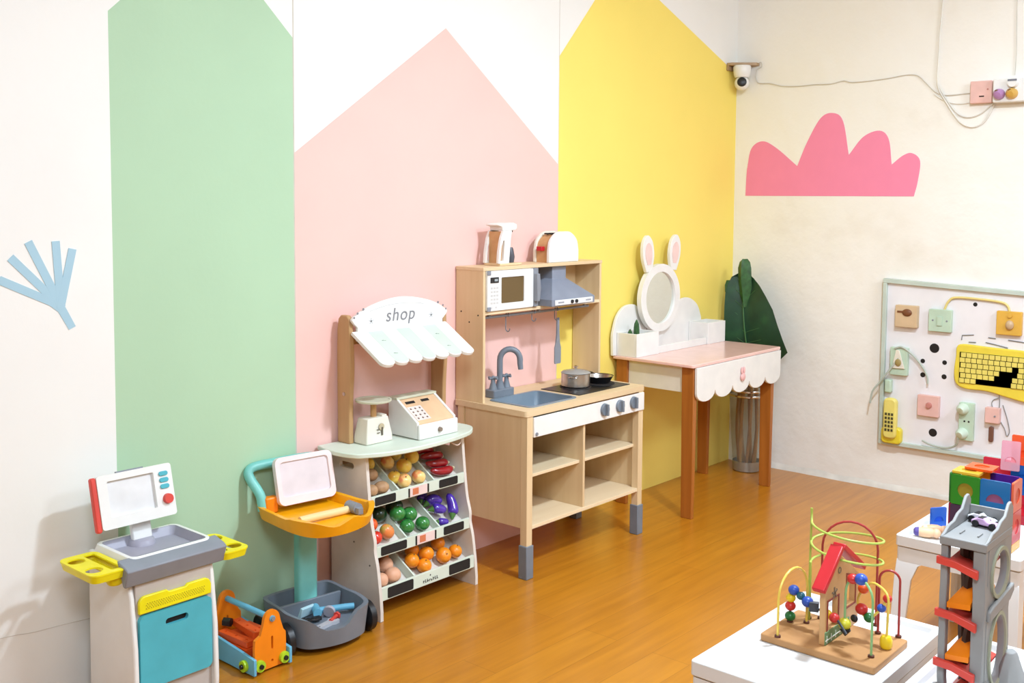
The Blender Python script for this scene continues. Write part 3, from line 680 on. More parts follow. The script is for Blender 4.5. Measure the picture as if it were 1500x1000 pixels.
# cord loop hanging under the counter
mb = MB(); mb.tube(spline([(-2.25, -.20, .514), (-2.235, -.215, .50), (-2.215, -.22, .492), (-2.19, -.21, .497), (-2.175, -.20, .514)], 6), .002, 6)
part('hanging_cord', mb, plain('beige_cord', '#e6cdbd', .7), S)
# counter things
CT += .0006
T = thing('toy_cash_register', 'cream wooden toy cash register with orange sloped top on the stand counter', 'cash register', (-2.285, -.125, CT))
x0, x1 = -2.375, -2.195; z = CT; prof = [(-.190, z+.002), (-.052, z+.002), (-.052, z+.118), (-.092, z+.118), (-.190, z+.052)]
for x in (x0, x1-.010):
    mb = MB(); mb.prism([(y, zz+(.004 if zz > z+.03 else 0)) for y, zz in prof], 'x', x, x+.010); part('side_board', mb, WHITE_WOOD, T, bev=.0015)
mb = MB(); mb.prism(prof, 'x', x0+.010, x1-.010); bd = part('body', mb, TAN if False else plain('peach_board', '#f0c79d', .5), T, 'peach sloped top')
mb = MB(); mb.box(x0, x1, -.202, -.190, z, z+.050); dw = part('drawer_front', mb, WHITE_WOOD, T, 'white drawer front', bev=.004)
mb = MB(); mb.cyl((-2.283, -.202, z+.024), (-2.283, -.210, z+.024), .0085, .007, 20); part('drawer_knob', mb, plain('taupe_knob', '#8d7c6c', .5), dw)
mb = MB(); mb.box(x0-.002, x1+.002, -.095, -.050, z+.119, z+.127); part('top_ledge', mb, plain('sage_board', '#d5d6bd', .5), T, bev=.001)
sl = Vector((0, -.098, -.066)).normalized()
def RP(x, t): return Vector((x, -.092, z+.118))+sl*t
sn = Vector((0, -.066, .098)).normalized()
ang = math.atan2(.066, .098)
for xa, L_ in ((-2.330, .040), (-2.262, .034)):
    mb = MB(); q = RP(xa, .020)+sn*.0005; mb.obox(q, (L_, .010, .003), (ang, 0, 0)); part('card_slot', mb, DARK, bd, 'dark slot')
mb = MB(); q = RP(-2.330, .072); mb.obox(q+sn*.0006, (.062, .065, .001), (ang, 0, 0))
for i in range(3):
    for j in range(4): mb.mi = 1; mb.obox(RP(-2.350+i*.020, .050+j*.015)+sn*.0012, (.006, .006, .0012), (ang, 0, 0))
part('number_pad', mb, [plain('pale_pad', '#eadfd6', .5), plain('brown_digits', '#7a5a48', .6)], bd)
T = thing('toy_scale', 'cream wooden toy kitchen scale with round dish left of the cash register', 'scale', (-2.488, -.095, CT))
mb = MB(); mb.loft([rect(-2.545, -2.435, -.13, -.065, CT), rect(-2.545, -2.435, -.13, -.065, CT+.02), rect(-2.533, -2.447, -.122, -.072, CT+.082)], True, True, False); bd = part('body', mb, CREAM, T, bev=.003)
mb = MB(); mb.prism([(-2.533, CT+.082), (-2.505, CT+.082), (-2.495, CT+.076), (-2.48, CT+.082), (-2.465, CT+.086), (-2.447, CT+.082)], 'y', -.121, -.073) if False else mb.box(-2.470, -2.450, -.118, -.08, CT+.082, CT+.087); part('body_cap', mb, CREAM, bd)
mb = MB(); mb.cyl((-2.488, -.097, CT+.080), (-2.488, -.097, CT+.128), .010); part('post', mb, TAN, T)
mb = MB(); mb.lathe([(.04, CT+.128), (.058, CT+.132), (.060, CT+.139), (.052, CT+.139), (.05, CT+.137)], (-2.488, -.097, 0), 36); part('dish', mb, plain('sage_board', '#d5d6bd', .5), T, 'pale sage round dish', bev=.001)
mb = MB(); fy = -.1275
mb.cyl((-2.482, fy, CT+.052), (-2.482, fy-.0035, CT+.052), .011, n=18); part('dial', mb, plain('dial_sand', '#c9b896', .6), bd)
mb = MB(); mb.obox((-2.481, fy-.004, CT+.038), (.005, .004, .026)); mb.obox((-2.496, fy-.003, CT+.045), (.010, .003, .002)); mb.obox((-2.496, fy-.0035, CT+.034), (.010, .003, .002)); part('needle', mb, plain('needle_brown', '#6b6152', .6), bd)
T.location.x += .007

# ================================================================ PRODUCE
POT = blotch('potato_skin', [(.3, '#a9805a'), (.7, '#c19a72')], 40, .6, 0)
PEACH = blotch('yellow_peach_skin', [(.42, '#e9a63c'), (.55, '#f3d052'), (.75, '#f6dd7a')], 22)
BLUSH = blotch('blushed_peach_skin', [(.40, '#e88a5a'), (.52, '#f6cf7c'), (.75, '#f8e2a0')], 26)
LIMEF = blotch('lime_skin', [(.3, '#2c7a35'), (.7, '#3f9348')], 60, .22, .5)
DGF = blotch('dark_green_skin', [(.3, '#123018'), (.7, '#1d4424')], 30, .3, .4)
CHIL = blotch('red_chilli_skin', [(.3, '#8c0f1b'), (.7, '#a61622')], 30, .2, .5)
AUB = blotch('purple_aubergine_skin', [(.3, '#45299a'), (.7, '#5637ad')], 20, .22, .5)
ORA = blotch('orange_peel', [(.3, '#f0860f'), (.7, '#f89a1c')], 50, .4, .1)
TOM = blotch('red_tomato_skin', [(.3, '#d42a22'), (.7, '#e4432e')], 40, .25, .4)
MANGO = blotch('mango_skin', [(.38, '#9fb04a'), (.5, '#ee8a4a'), (.7, '#f08c48')], 16, .35, .3)
ROSE = blotch('pinkish_egg_skin', [(.3, '#d9a07c'), (.7, '#e5b394')], 30, .5, 0)
RUST = blotch('rust_orange_skin', [(.3, '#b8622a'), (.7, '#c97838')], 30, .5, 0)
NUB = plain('stalk_brown', '#6b5a34', .7); CALYX = plain('calyx_green', '#4d7a34', .6); PALENUB = plain('stalk_pale', '#d9c9a0', .7)
def fruit(name, cat, grp, mt, c, r, label, sc=(1, 1, .95), nub=NUB, dimple=True, seed=0, tilt=(0, 0)):
    r *= 1.07; c = (c[0], c[1], c[2]+.0022)
    mb = MB(); M = Matrix.Rotation(tilt[0], 4, 'X') @ Matrix.Rotation(tilt[1], 4, 'Y')
    if dimple:
        prof = []
        for i in range(17):
            a = -PI/2+PI*i/16; rr = math.cos(a); zz = math.sin(a); d = .13*math.exp(-(rr/.28)**2)
            prof.append((max(rr, .004), zz*(1-d)))
        rings = [[Vector(c)+M @ Vector((q*sc[0]*r*math.cos(2*PI*j/24), q*sc[1]*r*math.sin(2*PI*j/24), zz*sc[2]*r)) for j in range(24)] for q, zz in prof]
        mb.loft(rings)
    else: mb.ball(c, r, sc, M, 24, .05, seed)
    o = solo(name, mb, mt, label, cat, c, grp)
    if nub:
        mb = MB(); t = Vector(c)+M @ Vector((0, 0, sc[2]*r*.80)); u = M @ Vector((0, 0, 1)); mb.cyl(t, t+u*r*.22, r*.10, r*.06, 8); part('stalk', mb, nub, o)
    return o
def pod(name, cat, grp, mt, pts, rad, label, capm=CALYX):
    P = spline(pts, 6); k = len(P); rr = []
    for i in range(k):
        t = i/(k-1); rr.append(max(.0012, rad*(math.sin(PI*min(1, t*1.25+.12))**.55 if t < .7 else 0) if False else rad*max(.08, (1-(2*t-1)**4)**.5*(1.12-.42*t)))) 
    mb = MB(); mb.tube(P, rr, 14); o = solo(name, mb, mt, label, cat, tuple(P[k//2]), grp)
    mb = MB(); d = (P[0]-P[1]).normalized(); mb.tube([P[0]-d*rad*.15, P[0]+d*rad*.2, P[0]+d*rad*.9], [rad*.62, rad*.5, rad*.16], 10); part('stalk_cap', mb, capm, o); return o
g = 'potatoes in the top left bin'
fruit('toy_potato', 'potato', g, POT, (-2.553, -.168, .393), .019, 'brown toy potato at the front left corner of the top left bin', (1.1, 1, .95), None, False, 1)
fruit('toy_potato', 'potato', g, POT, (-2.508, -.165, .394), .021, 'largest brown toy potato at the front right of the top left bin', (1.2, 1, .92), None, False, 2)
fruit('toy_potato', 'potato', g, POT, (-2.517, -.125, .429), .020, 'pale brown toy potato in the second row of the top left bin', (1.1, 1, .95), None, False, 3)
fruit('toy_potato', 'potato', g, POT, (-2.555, -.12, .428), .018, 'brown toy potato half hidden at the back left of the top left bin', (1.1, 1, .95), None, False, 4)
g = 'peaches in the top middle bin'; A = 'toy_peach'
fruit('toy_lemon', 'lemon', 'lemons in the top bins', PEACH, (-2.492, -.082, .452), .021, 'olive yellow toy lemon at the back above the potatoes', (1, 1, 1), None, True)
fruit('toy_lemon', 'lemon', 'lemons in the top bins', PEACH, (-2.432, -.143, .408), .021, 'yellow toy lemon beside the divider at the left of the top middle bin')
fruit(A, 'peach', g, BLUSH, (-2.412, -.168, .398), .0225, 'toy peach with red blush at the front of the top middle bin', tilt=(.7, -.2))
fruit(A, 'peach', g, BLUSH, (-2.345, -.166, .397), .0225, 'pale yellow toy peach at the front right of the top middle bin', tilt=(.3, .5))
fruit(A, 'peach', g, PEACH, (-2.380, -.133, .434), .0245, 'largest golden toy peach in the centre of the top middle bin', tilt=(.2, .3))
fruit(A, 'peach', g, PEACH, (-2.322, -.108, .450), .0235, 'golden toy peach at the back right of the top middle bin, next to the chillies')
fruit(A, 'peach', g, BLUSH, (-2.424, -.10, .448), .0225, 'red and yellow toy peach at the back left of the top middle bin', tilt=(.5, .9))
fruit(A, 'peach', g, PEACH, (-2.368, -.075, .462), .022, 'yellow toy peach tucked highest under the counter in the top middle bin')
g = 'chillies in the top right bin'; A = 'toy_chilli'
pod(A, 'chilli', g, CHIL, [(-2.182, -.160, .396), (-2.215, -.163, .394), (-2.25, -.158, .397), (-2.275, -.150, .405)], .0155, 'dark red toy chilli lying at the front of the top right bin', PALENUB)
pod(A, 'chilli', g, CHIL, [(-2.182, -.135, .412), (-2.21, -.138, .416), (-2.245, -.136, .418), (-2.274, -.125, .424)], .0155, 'dark red toy chilli in the second row of the top right bin', PALENUB)
pod(A, 'chilli', g, CHIL, [(-2.182, -.108, .430), (-2.205, -.111, .437), (-2.24, -.108, .440), (-2.272, -.097, .440)], .0155, 'dark red toy chilli in the third row of the top right bin', PALENUB)
pod(A, 'chilli', g, CHIL, [(-2.20, -.085, .445), (-2.225, -.085, .455), (-2.25, -.083, .458), (-2.278, -.075, .450)], .014, 'dark red toy chilli at the very back of the top right bin', PALENUB)
fruit('toy_tomato', 'tomato', None, TOM, (-2.558, -.192, .248), .021, 'red toy tomato at the front left corner of the middle bins', nub=CALYX)
fruit('toy_persimmon', 'fruit', None, blotch('red_orange_skin', [(.3, '#de4a22'), (.7, '#ee6a2c')], 40), (-2.547, -.158, .280), .021, 'red orange toy fruit behind the red tomato in the middle left bin')
fruit('toy_mango', 'mango', None, MANGO, (-2.500, -.182, .252), .023, 'orange toy mango with a green blush in the middle left bin', (1.15, .95, .95), tilt=(.3, .8))
g = 'limes in the middle bin'; A = 'toy_lime'
fruit(A, 'lime', g, LIMEF, (-2.430, -.156, .290), .0245, 'glossy green toy lime at the left of the middle bin pile', nub=None)
fruit(A, 'lime', g, LIMEF, (-2.377, -.156, .276), .0245, 'glossy green toy lime at the top right of the middle bin pile', nub=None)
fruit(A, 'lime', g, LIMEF, (-2.413, -.183, .249), .0230, 'glossy green toy lime at the front of the middle bin, above the picture card', nub=None)
fruit(A, 'lime', g, LIMEF, (-2.345, -.185, .244), .0230, 'glossy green toy lime at the front right of the middle bin, beside the aubergines', nub=None)
fruit('toy_avocado', 'avocado', 'dark green fruit in the middle bin', DGF, (-2.400, -.108, .296), .026, 'dark green toy avocado in the shade behind the limes', (1.1, 1, 1), None)
fruit('toy_avocado', 'avocado', 'dark green fruit in the middle bin', DGF, (-2.480, -.118, .290), .025, 'blackish green toy avocado at the back left behind the limes', (1.1, 1, 1), None)
g = 'aubergines in the middle right bin'; A = 'toy_aubergine'
pod(A, 'aubergine', g, AUB, [(-2.192, -.150, .308), (-2.188, -.163, .284), (-2.192, -.176, .260), (-2.203, -.184, .243)][::-1], .0195, 'purple toy aubergine standing upright at the right end of the middle shelf')
pod(A, 'aubergine', g, AUB, [(-2.272, -.158, .272), (-2.258, -.164, .273), (-2.24, -.171, .266), (-2.230, -.176, .257)], .0180, 'purple toy aubergine lying across the front of the middle right bin')
pod(A, 'aubergine', g, AUB, [(-2.27, -.128, .285), (-2.25, -.13, .295), (-2.232, -.138, .292), (-2.218, -.146, .280)], .0190, 'purple toy aubergine leaning on the upright one, on top of its pile')
pod(A, 'aubergine', g, AUB, [(-2.274, -.185, .235), (-2.26, -.190, .233), (-2.245, -.193, .230), (-2.234, -.194, .228)], .0130, 'smallest purple toy aubergine, lowest at the front of its bin')
pod(A, 'aubergine', g, AUB, [(-2.275, -.105, .290), (-2.265, -.098, .298), (-2.25, -.090, .302), (-2.235, -.088, .302)], .0165, 'purple toy aubergine in the shade at the back of its bin')
g = 'eggs in the bottom left bin'; A = 'toy_egg'
fruit(A, 'egg', g, ROSE, (-2.551, -.212, .114), .021, 'pinkish toy egg at the front left corner of the bottom bin', (1, 1, 1.05), None, False, 5)
fruit(A, 'egg', g, ROSE, (-2.500, -.209, .117), .0235, 'largest pinkish toy egg at the front of the bottom left bin', (1.1, 1, 1), None, False, 6)
fruit(A, 'egg', g, ROSE, (-2.492, -.168, .138), .022, 'pinkish toy egg in the second row of the bottom left bin', (1.1, 1, 1), None, False, 7)
fruit('toy_apricot', 'apricot', 'rust fruit in the bottom left bin', RUST, (-2.475, -.128, .155), .022, 'rust coloured toy apricot at the back right of the bottom left bin', nub=None)
fruit('toy_apricot', 'apricot', 'rust fruit in the bottom left bin', RUST, (-2.535, -.142, .148), .022, 'rust coloured toy apricot at the back left of the bottom left bin', nub=None)
g = 'oranges in the bottom right bin'; A = 'toy_orange'
fruit(A, 'orange', g, ORA, (-2.398, -.190, .133), .0232, 'toy orange at the left end of the bottom right bin', tilt=(.3, .2))
fruit(A, 'orange', g, ORA, (-2.363, -.212, .112), .0230, 'toy orange lowest at the front of the bottom right bin', tilt=(.4, 0))
fruit(A, 'orange', g, ORA, (-2.328, -.186, .137), .0240, 'toy orange just behind and right of the lowest one', tilt=(-.3, .3))
fruit(A, 'orange', g, ORA, (-2.265, -.204, .120), .0250, 'toy orange with its navel facing out, third from the right panel', tilt=(1.1, -.2))
fruit(A, 'orange', g, ORA, (-2.205, -.200, .118), .0220, 'toy orange nearest the right side panel of the stand', tilt=(.3, .2))
fruit(A, 'orange', g, ORA, (-2.244, -.155, .145), .0230, 'toy orange in the back row at the right of the bottom bin')
fruit(A, 'orange', g, ORA, (-2.362, -.152, .150), .0230, 'toy orange in the back row at the left of the bottom right bin')

# ================================================================ CHECKOUT KIOSK
Q = thing('toy_checkout_kiosk', 'white toy checkout kiosk with turquoise door, grey tray and tilted screen, leftmost toy', 'toy checkout', (-3.32, -.18, 0))
kx0, kx1 = -3.440, -3.200
sp = [(-.075, 0), (-.270, 0), (-.292, .006), (-.302, .022), (-.304, .06), (-.300, .20), (-.285, .33), (-.268, .400), (-.08, .408)]
for x in (kx0, kx1-.014):
    mb = MB(); mb.prism(sp, 'x', x, x+.014); part('side_wall', mb, WHITE, Q, bev=.004)
mb = MB(); mb.box(kx0+.014, kx1-.014, -.288, -.08, .028, .398); part('body', mb, plain('body_warm_grey', '#c3bab2', .5), Q, 'warm grey front')
mb = MB(); mb.plate(rrect(-3.422, -3.219, .092, .281, .014), [rrect(-3.352, -3.288, .240, .257, .008)], 'y', -.300, -.288); dr = part('door', mb, TURQ, Q, 'turquoise door with finger slot', bev=.002)
mb = MB(); mb.box(-3.356, -3.284, -.2895, -.2885, .237, .260); part('slot_shade_plate', mb, DARK, dr)  # dark plate stands in for the shade inside the finger slot
mb = MB(); mb.prism([(-3.422, .286), (-3.219, .286), (-3.219, .312)]+arc((-3.237, .312), .018, 0, 90, 5)+[(-3.285, .330), (-3.292, .324), (-3.338, .324), (-3.345, .330)]+arc((-3.404, .312), .018, 90, 180, 5), 'y', -.298, -.288); vt = part('vent_panel', mb, YEL, Q, 'yellow vent panel with tiny holes', bev=.002)
mb = MB()
mb.box(-3.405, -3.238, -.2983, -.298, .295, .313)
for i in range(26):
    for j in range(4): mb.mi = 1; mb.box(-3.404+i*.0064+(j % 2)*.003, -3.4012+i*.0064+(j % 2)*.003, -.2988, -.2982, .2965+j*.0042, .2990+j*.0042)
part('vent_holes', mb, [YEL, plain('vent_hole_olive', '#b5a514', .6)], vt)
# tray top
mb = MB(); ti = rrect(-3.428, -3.196, -.272, -.088, .022); tin = rrect(-3.418, -3.206, -.266, -.098, .016)
Z0, Z1 = .398, .424
mb.loft([[(x, y, Z0) for x, y in rrect(-3.436, -3.196, -.28, -.082, .02)], [(x, y, Z1) for x, y in ti], [(x, y, Z1) for x, y in tin]], True, False, False); part('tray_rim', mb, WHITE, Q, bev=.001)
mb = MB(); t2 = rrect(-3.408, -3.216, -.262, -.110, .014)
mb.loft([[(x, y, Z1-.0005) for x, y in tin], [(x, y, .402) for x, y in t2]], True, False, True); n = len(mb.bm.faces); mb.bm.faces.new([mb.bm.verts.new((x, y, .402)) for x, y in t2]); mb._done(n)
part('tray', mb, TRAYGREY, Q, 'lilac grey tray')
mb = MB(); mb.prism([(-.258, .424), (-.300, .413), (-.312, .406), (-.296, .362), (-.286, .364), (-.272, .398)], 'x', -3.458, -3.178); part('front_lip', mb, GREY, Q, 'grey front lip', bev=.003)
mb = MB(); mb.lathe([(.036, .402), (.032, .414), (.026, .418)], (-3.312, -.118, 0), 24); part('swivel_base', mb, TRAYGREY, Q)
mb = MB(); mb.prism([(-.128, .416), (-.112, .416), (-.094, .50), (-.110, .50)], 'x', -3.340, -3.285); part('screen_neck', mb, WHITE, Q, bev=.003)
# screen, tilted back
MT = Matrix.Translation((-3.329, -.138, .466)) @ Matrix.Rotation(math.radians(-14), 4, 'X')
def sbox(mb, x0, x1, y0, y1, z0, z1): return mb.box(x0, x1, y0, y1, z0, z1, MT)
mb = MB(); mb.plate(rrect(-.105, .105, 0, .138, .008), [rrect(-.078, .052, .028, .121, .003)], 'y', -.012, .008, MT); sc_ = part('screen_frame', mb, WHITE, Q, 'white screen frame', bev=.002)
mb = MB(); sbox(mb, -.084, .058, -.003, .007, .022, .127); part('screen_panel', mb, plain('screen_white', '#ececec', .3), sc_)
mb = MB(); mb.prism(rrect(-.119, -.1045, -.004, .137, .006), 'y', -.010, .006, MT); part('red_grip', mb, RED, sc_, 'red left grip', bev=.003)
mb = MB(); sbox(mb, .102, .107, .004, .012, .004, .134); part('red_edge', mb, RED, sc_)
for zz in (.113, .096, .079):
    mb = MB(); mb.prism(rrect(.066, .092, zz-.006, zz+.006, .0058), 'y', -.016, -.012, MT); part('button', mb, TURQ, sc_, 'turquoise button', bev=.001)
mb = MB(); q0 = MT @ Vector((.083, -.012, .045)); q1 = MT @ Vector((.083, -.022, .045)); mb.cyl(q0, q1, .014, .0125, 24); part('knob', mb, RED, sc_, 'red round knob')
mb = MB(); sbox(mb, -.045, .03, -.004, .006, .1375, .1415); part('top_tab', mb, GREY, sc_)
# yellow cup holders
def holder(xc, yc, z, w, d, lab, mir):
    mb = MB(); x0, x1 = xc-w/2, xc+w/2; y0, y1 = yc-d/2, yc+d/2
    hx = x0+.028 if not mir else x1-.028
    rx0, rx1 = (x0+.058, x1-.014) if not mir else (x0+.014, x1-.058)
    holes = [arc((hx, yc-.045), .021, 0, 345, 24), arc((hx, yc+.045), .021, 0, 345, 24)]
    if rx1-rx0 > .01: holes.append(rrect(rx0, rx1, y0+.018, y1-.018, .006))
    mb.plate(rrect(x0, x1, y0, y1, .022), holes, 'z', z-.004, z); h = part('cup_holder', mb, YEL, Q, lab, bev=.001)
    mb = MB(); R1 = rrect(x0, x1, y0, y1, .022); R0 = rrect(x0+.006, x1-.006, y0+.006, y1-.006, .018)
    mb.loft([[(x, y, z) for x, y in R1], [(x, y, z-.022) for x, y in R0]], True, False, False); part('holder_skirt', mb, YEL, h)
    if rx1-rx0 > .01:
        mb = MB(); mb.box(rx0, rx1, y0+.018, y1-.018, z-.018, z-.015); part('compartment_floor', mb, YEL, h)
holder(-3.488, -.202, .412, .100, .180, 'yellow cup holder on the left side', False)
mb = MB(); mb.lathe([(.016, .365), (.022, .378), (.024, .392)], (-3.462, -.255, 0), 20); part('holder_bracket', mb, YEL, Q, bev=.004)
holder(-3.145, -.225, .385, .085, .170, 'yellow cup holder on the right side', True)

# ================================================================ TOOL CART
CR = math.radians(-7); CL = Vector((-2.779, -.155, 0))
N = thing('toy_tool_cart', 'toy tool cart with orange tray, teal post and grey wheeled base', 'tool cart', CL, CR, local=True)
def bowl(outer, inner, zb, ztop, zf):
    mb = MB(); k = len(outer)
    mb.loft([[(x, y, zb) for x, y in inner_sc(outer, .93)], [(x, y, ztop(x, y)) for x, y in outer], [(x, y, ztop(x, y)-.001) for x, y in inner], [(x, y, zf) for x, y in inner_sc(inner, .96)]], True, True, True); return mb
def inner_sc(P, s):
    cx = sum(p[0] for p in P)/len(P); cy = sum(p[1] for p in P)/len(P); return [(cx+(x-cx)*s, cy+(y-cy)*s) for x, y in P]
def closed_curve(P, n=6): return [(p.x, p.y) for p in spline([(x, y, 0) for x, y in P], n, True)]
ob = closed_curve([(-.122, .0), (-.118, .085), (-.085, .105), (0, .11), (.085, .105), (.118, .085), (.122, .0), (.126, -.08), (.10, -.150), (.0, -.178), (-.10, -.150), (-.126, -.08)])
def zb_(x, y):
    z = .112
    if y < -.07: z -= .038*math.exp(-((x+.025)/.060)**4)*min(1, (-.07-y)/.05)
    return z
mb = bowl(ob, inner_sc(ob, .91), .022, zb_, .060); bs = part('base', mb, DGREY, N, 'slate grey base bin')
mb = MB(); mb.box(-.106, .106, .006, .016, .060, .104); mb.box(-.118, .118, .050, .058, .045, .112) if False else None; part('bin_wall', mb, DGREY, bs, bev=.002)
for wx, wy in ((-.141, -.085), (.141, -.085), (-.128, .075), (.128, .075)):
    r = .046 if wy < 0 else .036
    mb = MB(); s = 1 if wx > 0 else -1
    mb.loft([[(wx+s*dx, wy+rr*math.cos(a), r+rr*math.sin(a)) for a in [2*PI*j/28 for j in range(28)]] for dx, rr in ((-.013, r*.9), (-.010, r), (.008, r), (.013, r*.86), (.009, r*.55), (.013, r*.25))])
    part('wheel', mb, BLACK, N, 'black wheel')
mb = MB(); mb.loft([[(x, y, z) for x, y in rrect(-.036, .030, .012, .052, .012)] for z in (.060, .3725)]); part('post', mb, TEAL, N, 'teal post')
ot = closed_curve([(-.140, .0), (-.135, .085), (-.10, .115), (.02, .120), (.11, .105), (.130, .06), (.140, -.03), (.148, -.11), (.09, -.185), (-.01, -.222), (-.10, -.205), (-.135, -.13)])
def zt_(x, y):
    z = .400
    if y < -.10: z += .008*math.sin((x+.02)*48)
    return z
def inner(P): return inner_sc(P, .90)
mb = bowl(ot, inner(ot), .362, zt_, .374); tr_ = part('upper_tray', mb, YEL2, N, 'orange upper tray with wavy rim')
mb = MB(); mb.box(-.118, -.075, .062, .090, .374, .424); part('tool_holder', mb, ORANGE, tr_, bev=.006)
mb = MB(); mb.tube(spline([(-.122, .075, .385), (-.124, .085, .43), (-.140, .115, .475), (-.140, .125, .497), (-.115, .128, .508), (-.03, .128, .510), (.04, .128, .510), (.088, .128, .505), (.102, .115, .48), (.102, .09, .42), (.104, .08, .385)], 5), .0145, 12); part('handle', mb, TEAL, N, 'teal push handle')
# tablet board
MT2 = Matrix.Translation((.018, .050, .396)) @ Matrix.Rotation(math.radians(-14), 4, 'X')
mb = MB(); oc = rrect(-.100, .098, -.002, .142, .02)
oc = [(x+(.0 if True else 0), z) for x, z in oc]
mb.plate(oc, [rrect(-.085, .083, .022, .127, .012)], 'y', -.009, .009, MT2); tab = part('board_frame', mb, PALEPINK, N, 'pale pink board frame', bev=.005, seg=3)
mb = MB(); mb.box(-.088, .086, -.003, .004, .018, .130, MT2); part('board_panel', mb, plain('pale_lilac_board', '#eadfe2', .5), tab)
# things in the cart (placed through the cart's frame)
CM = Matrix.Translation(CL) @ Matrix.Rotation(CR, 4, 'Z')
def cw(x, y, z): return CM @ Vector((x, y, z))
WOODH = wood('cream_handle', '#f3d9a4', '#e9c98c', 'x')
def hammer(c, ang, mh, mhead, label, L=.12, tilt=0.0, claw=True, big=1.0):
    o = thing('toy_hammer', label, 'hammer', c, ang, local=True)
    mb = MB(); mb.tube(spline([(-L*.62, 0, .012), (-L*.3, 0, .0125), (L*.2, 0, .011), (L*.40, 0, .011)], 4), (.0095*big if big == 1 else .0115), 12); part('handle', mb, mh, o)
    mb = MB(); h_ = L*.46; mb.cyl((h_, -.024*big, .0125*big), (h_, .012*big, .0125*big), .0122*big, n=16); mb.prism([(h_-.012, -.012), (h_+.014, -.012), (h_+.016, -.030), (h_+.004, -.052), (h_-.010, -.048)], 'z', .004, .022) if claw else mb.cyl((L*.46, .012, .0125), (L*.46, .028, .0125), .013, n=16)
    part('head', mb, mhead, o); return o
hammer(cw(.012, -.085, .3755), CR+math.radians(3), WOODH, plain('hammer_grey', '#8e9198', .4), 'toy claw hammer with cream handle and grey head lying in the orange tray', .17, big=1.35)
hammer(cw(.040, -.050, .0700), math.radians(150), SKY, SKY, 'sky blue toy hammer lying in the grey cart base', .105, claw=False)
def tool(name, cat, label, mt, build, c, ang):
    mb = MB(); build(mb); return solo(name, mb, mt, label, cat, c, None, ang, True, bev=.0015)
o = thing('toy_pliers', 'black toy pliers at the left of the grey cart base', 'pliers', cw(-.045, -.060, .0605), math.radians(-12), local=True)
for s in (-1, 1):
    mb = MB(); mb.tube(spline([(-.065, s*.016, .010), (-.03, s*.016, .010), (0, s*.003, .010), (.018, -s*.006, .010), (.035, -s*.003, .010)], 5), .0062, 8); part('jaw_arm', mb, BLACK, o)
tool('toy_plank', 'toy block', 'pale blue toy plank standing tilted behind the black pliers', LIGHTBLUE, lambda mb: mb.obox((0, 0, .018), (.062, .010, .030), (.3, .1, 0)), cw(-.030, -.018, .064), math.radians(15))
tool('toy_wrench', 'wrench', 'light grey toy spanner at the front of the grey cart base', plain('spanner_grey', '#c3c3ca', .4), lambda mb: mb.plate([(-.04, -.010), (.02, -.010), (.03, -.016), (.046, -.016), (.050, -.006), (.038, -.004), (.038, .004), (.050, .006), (.046, .016), (.03, .016), (.02, .010), (-.04, .010)], [arc((-.028, 0), .005, 0, 340, 12)], 'z', .0, .010), cw(-.022, -.110, .0605), math.radians(10))
tool('toy_screw', 'screw', 'red toy screw between the spanner and the blue hammer', RED, lambda mb: (mb.cyl((-.026, 0, .010), (.014, 0, .010), .006, n=12), mb.cyl((.014, 0, .010), (.021, 0, .010), .012, n=6)), cw(.022, -.090, .0605), math.radians(25))
tool('toy_nut', 'nut', 'grey toy nut lying beside the pale blue plank', plain('nut_lilac_grey', '#a8a6b0', .4), lambda mb: mb.plate([(.014*math.cos(PI*i/3), .014*math.sin(PI*i/3)) for i in range(6)], [arc((0, 0), .006, 0, 340, 14)], 'z', 0, .012), cw(.012, -.030, .0605), .3)
tool('toy_wheel_disc', 'toy disc', 'lilac grey toy disc leaning in the middle of the cart base', plain('disc_lilac', '#b9b5c0', .4), lambda mb: mb.cyl((0, 0, .018), (.010, 0, .020), .018, n=24), cw(.020, -.062, .0605), .6)

# ================================================================ TOOLBOX
bx0, bx1, by0, by1 = -3.079, -2.951, -.272, -.045
B = thing('toy_toolbox', 'orange and blue open toy toolbox on the floor beside the checkout kiosk', 'toolbox', (-3.01, -.16, 0))
ep = [(-3.068, .008), (-2.963, .008), (-2.963, .075), (-2.964, .098), (-2.972, .108), (-2.981, .135)]+arc((-3.010, .146), .026, 15, 165, 8)+[(-3.039, .135), (-3.048, .108), (-3.066, .098), (-3.068, .075)]
for y in (by0, by1-.010):
    mb = MB(); mb.plate(ep, [rrect(-3.0135, -3.0065, .060, .098, .003), arc((-3.010, .028), .004, 0, 340, 10)], 'y', y, y+.010); part('end_board', mb, ORANGE, B, 'orange end board', bev=.0015)
for x in (bx0, bx1-.009):
    mb = MB(); mb.prism([(by0-.012, .006), (by1+.008, .006), (by1+.008, .075), (by0+.06, .060), (by0-.012, .052)], 'x', x, x+.009); part('side_board', mb, SKY, B, 'sky blue side board', bev=.0015)
mb = MB(); mb.box(bx0+.009, bx1-.009, by0+.010, by1-.010, .012, .020); part('floor_board', mb, SKY, B)
mb = MB(); mb.cyl((-3.010, by0-.004, .148), (-3.010, by1+.004, .148), .0085, n=16); hr = part('handle_rod', mb, SKY, B, 'blue handle rod')
mb = MB(); mb.cyl((-3.010, by0-.005, .148), (-3.010, by0-.0005, .148), .0055, n=14) if False else mb.cyl((-3.010, by0-.007, .148), (-3.010, by0-.004, .148), .006, n=14); part('rod_cap', mb, GREY, hr)
def nut(p, ax, i):
    P = Vector(p); d = Vector(ax); mb = MB()
    mb.tube([P, P+d*.004, P+d*.010], [.016, .0165, .0155], 24); nb = part('nut', mb, LIME, B, 'lime green nut')
    mb = MB(); mb.tube([P+d*.010, P+d*.016], [.0068, .0062], 14); part('bolt', mb, BLACK, nb)
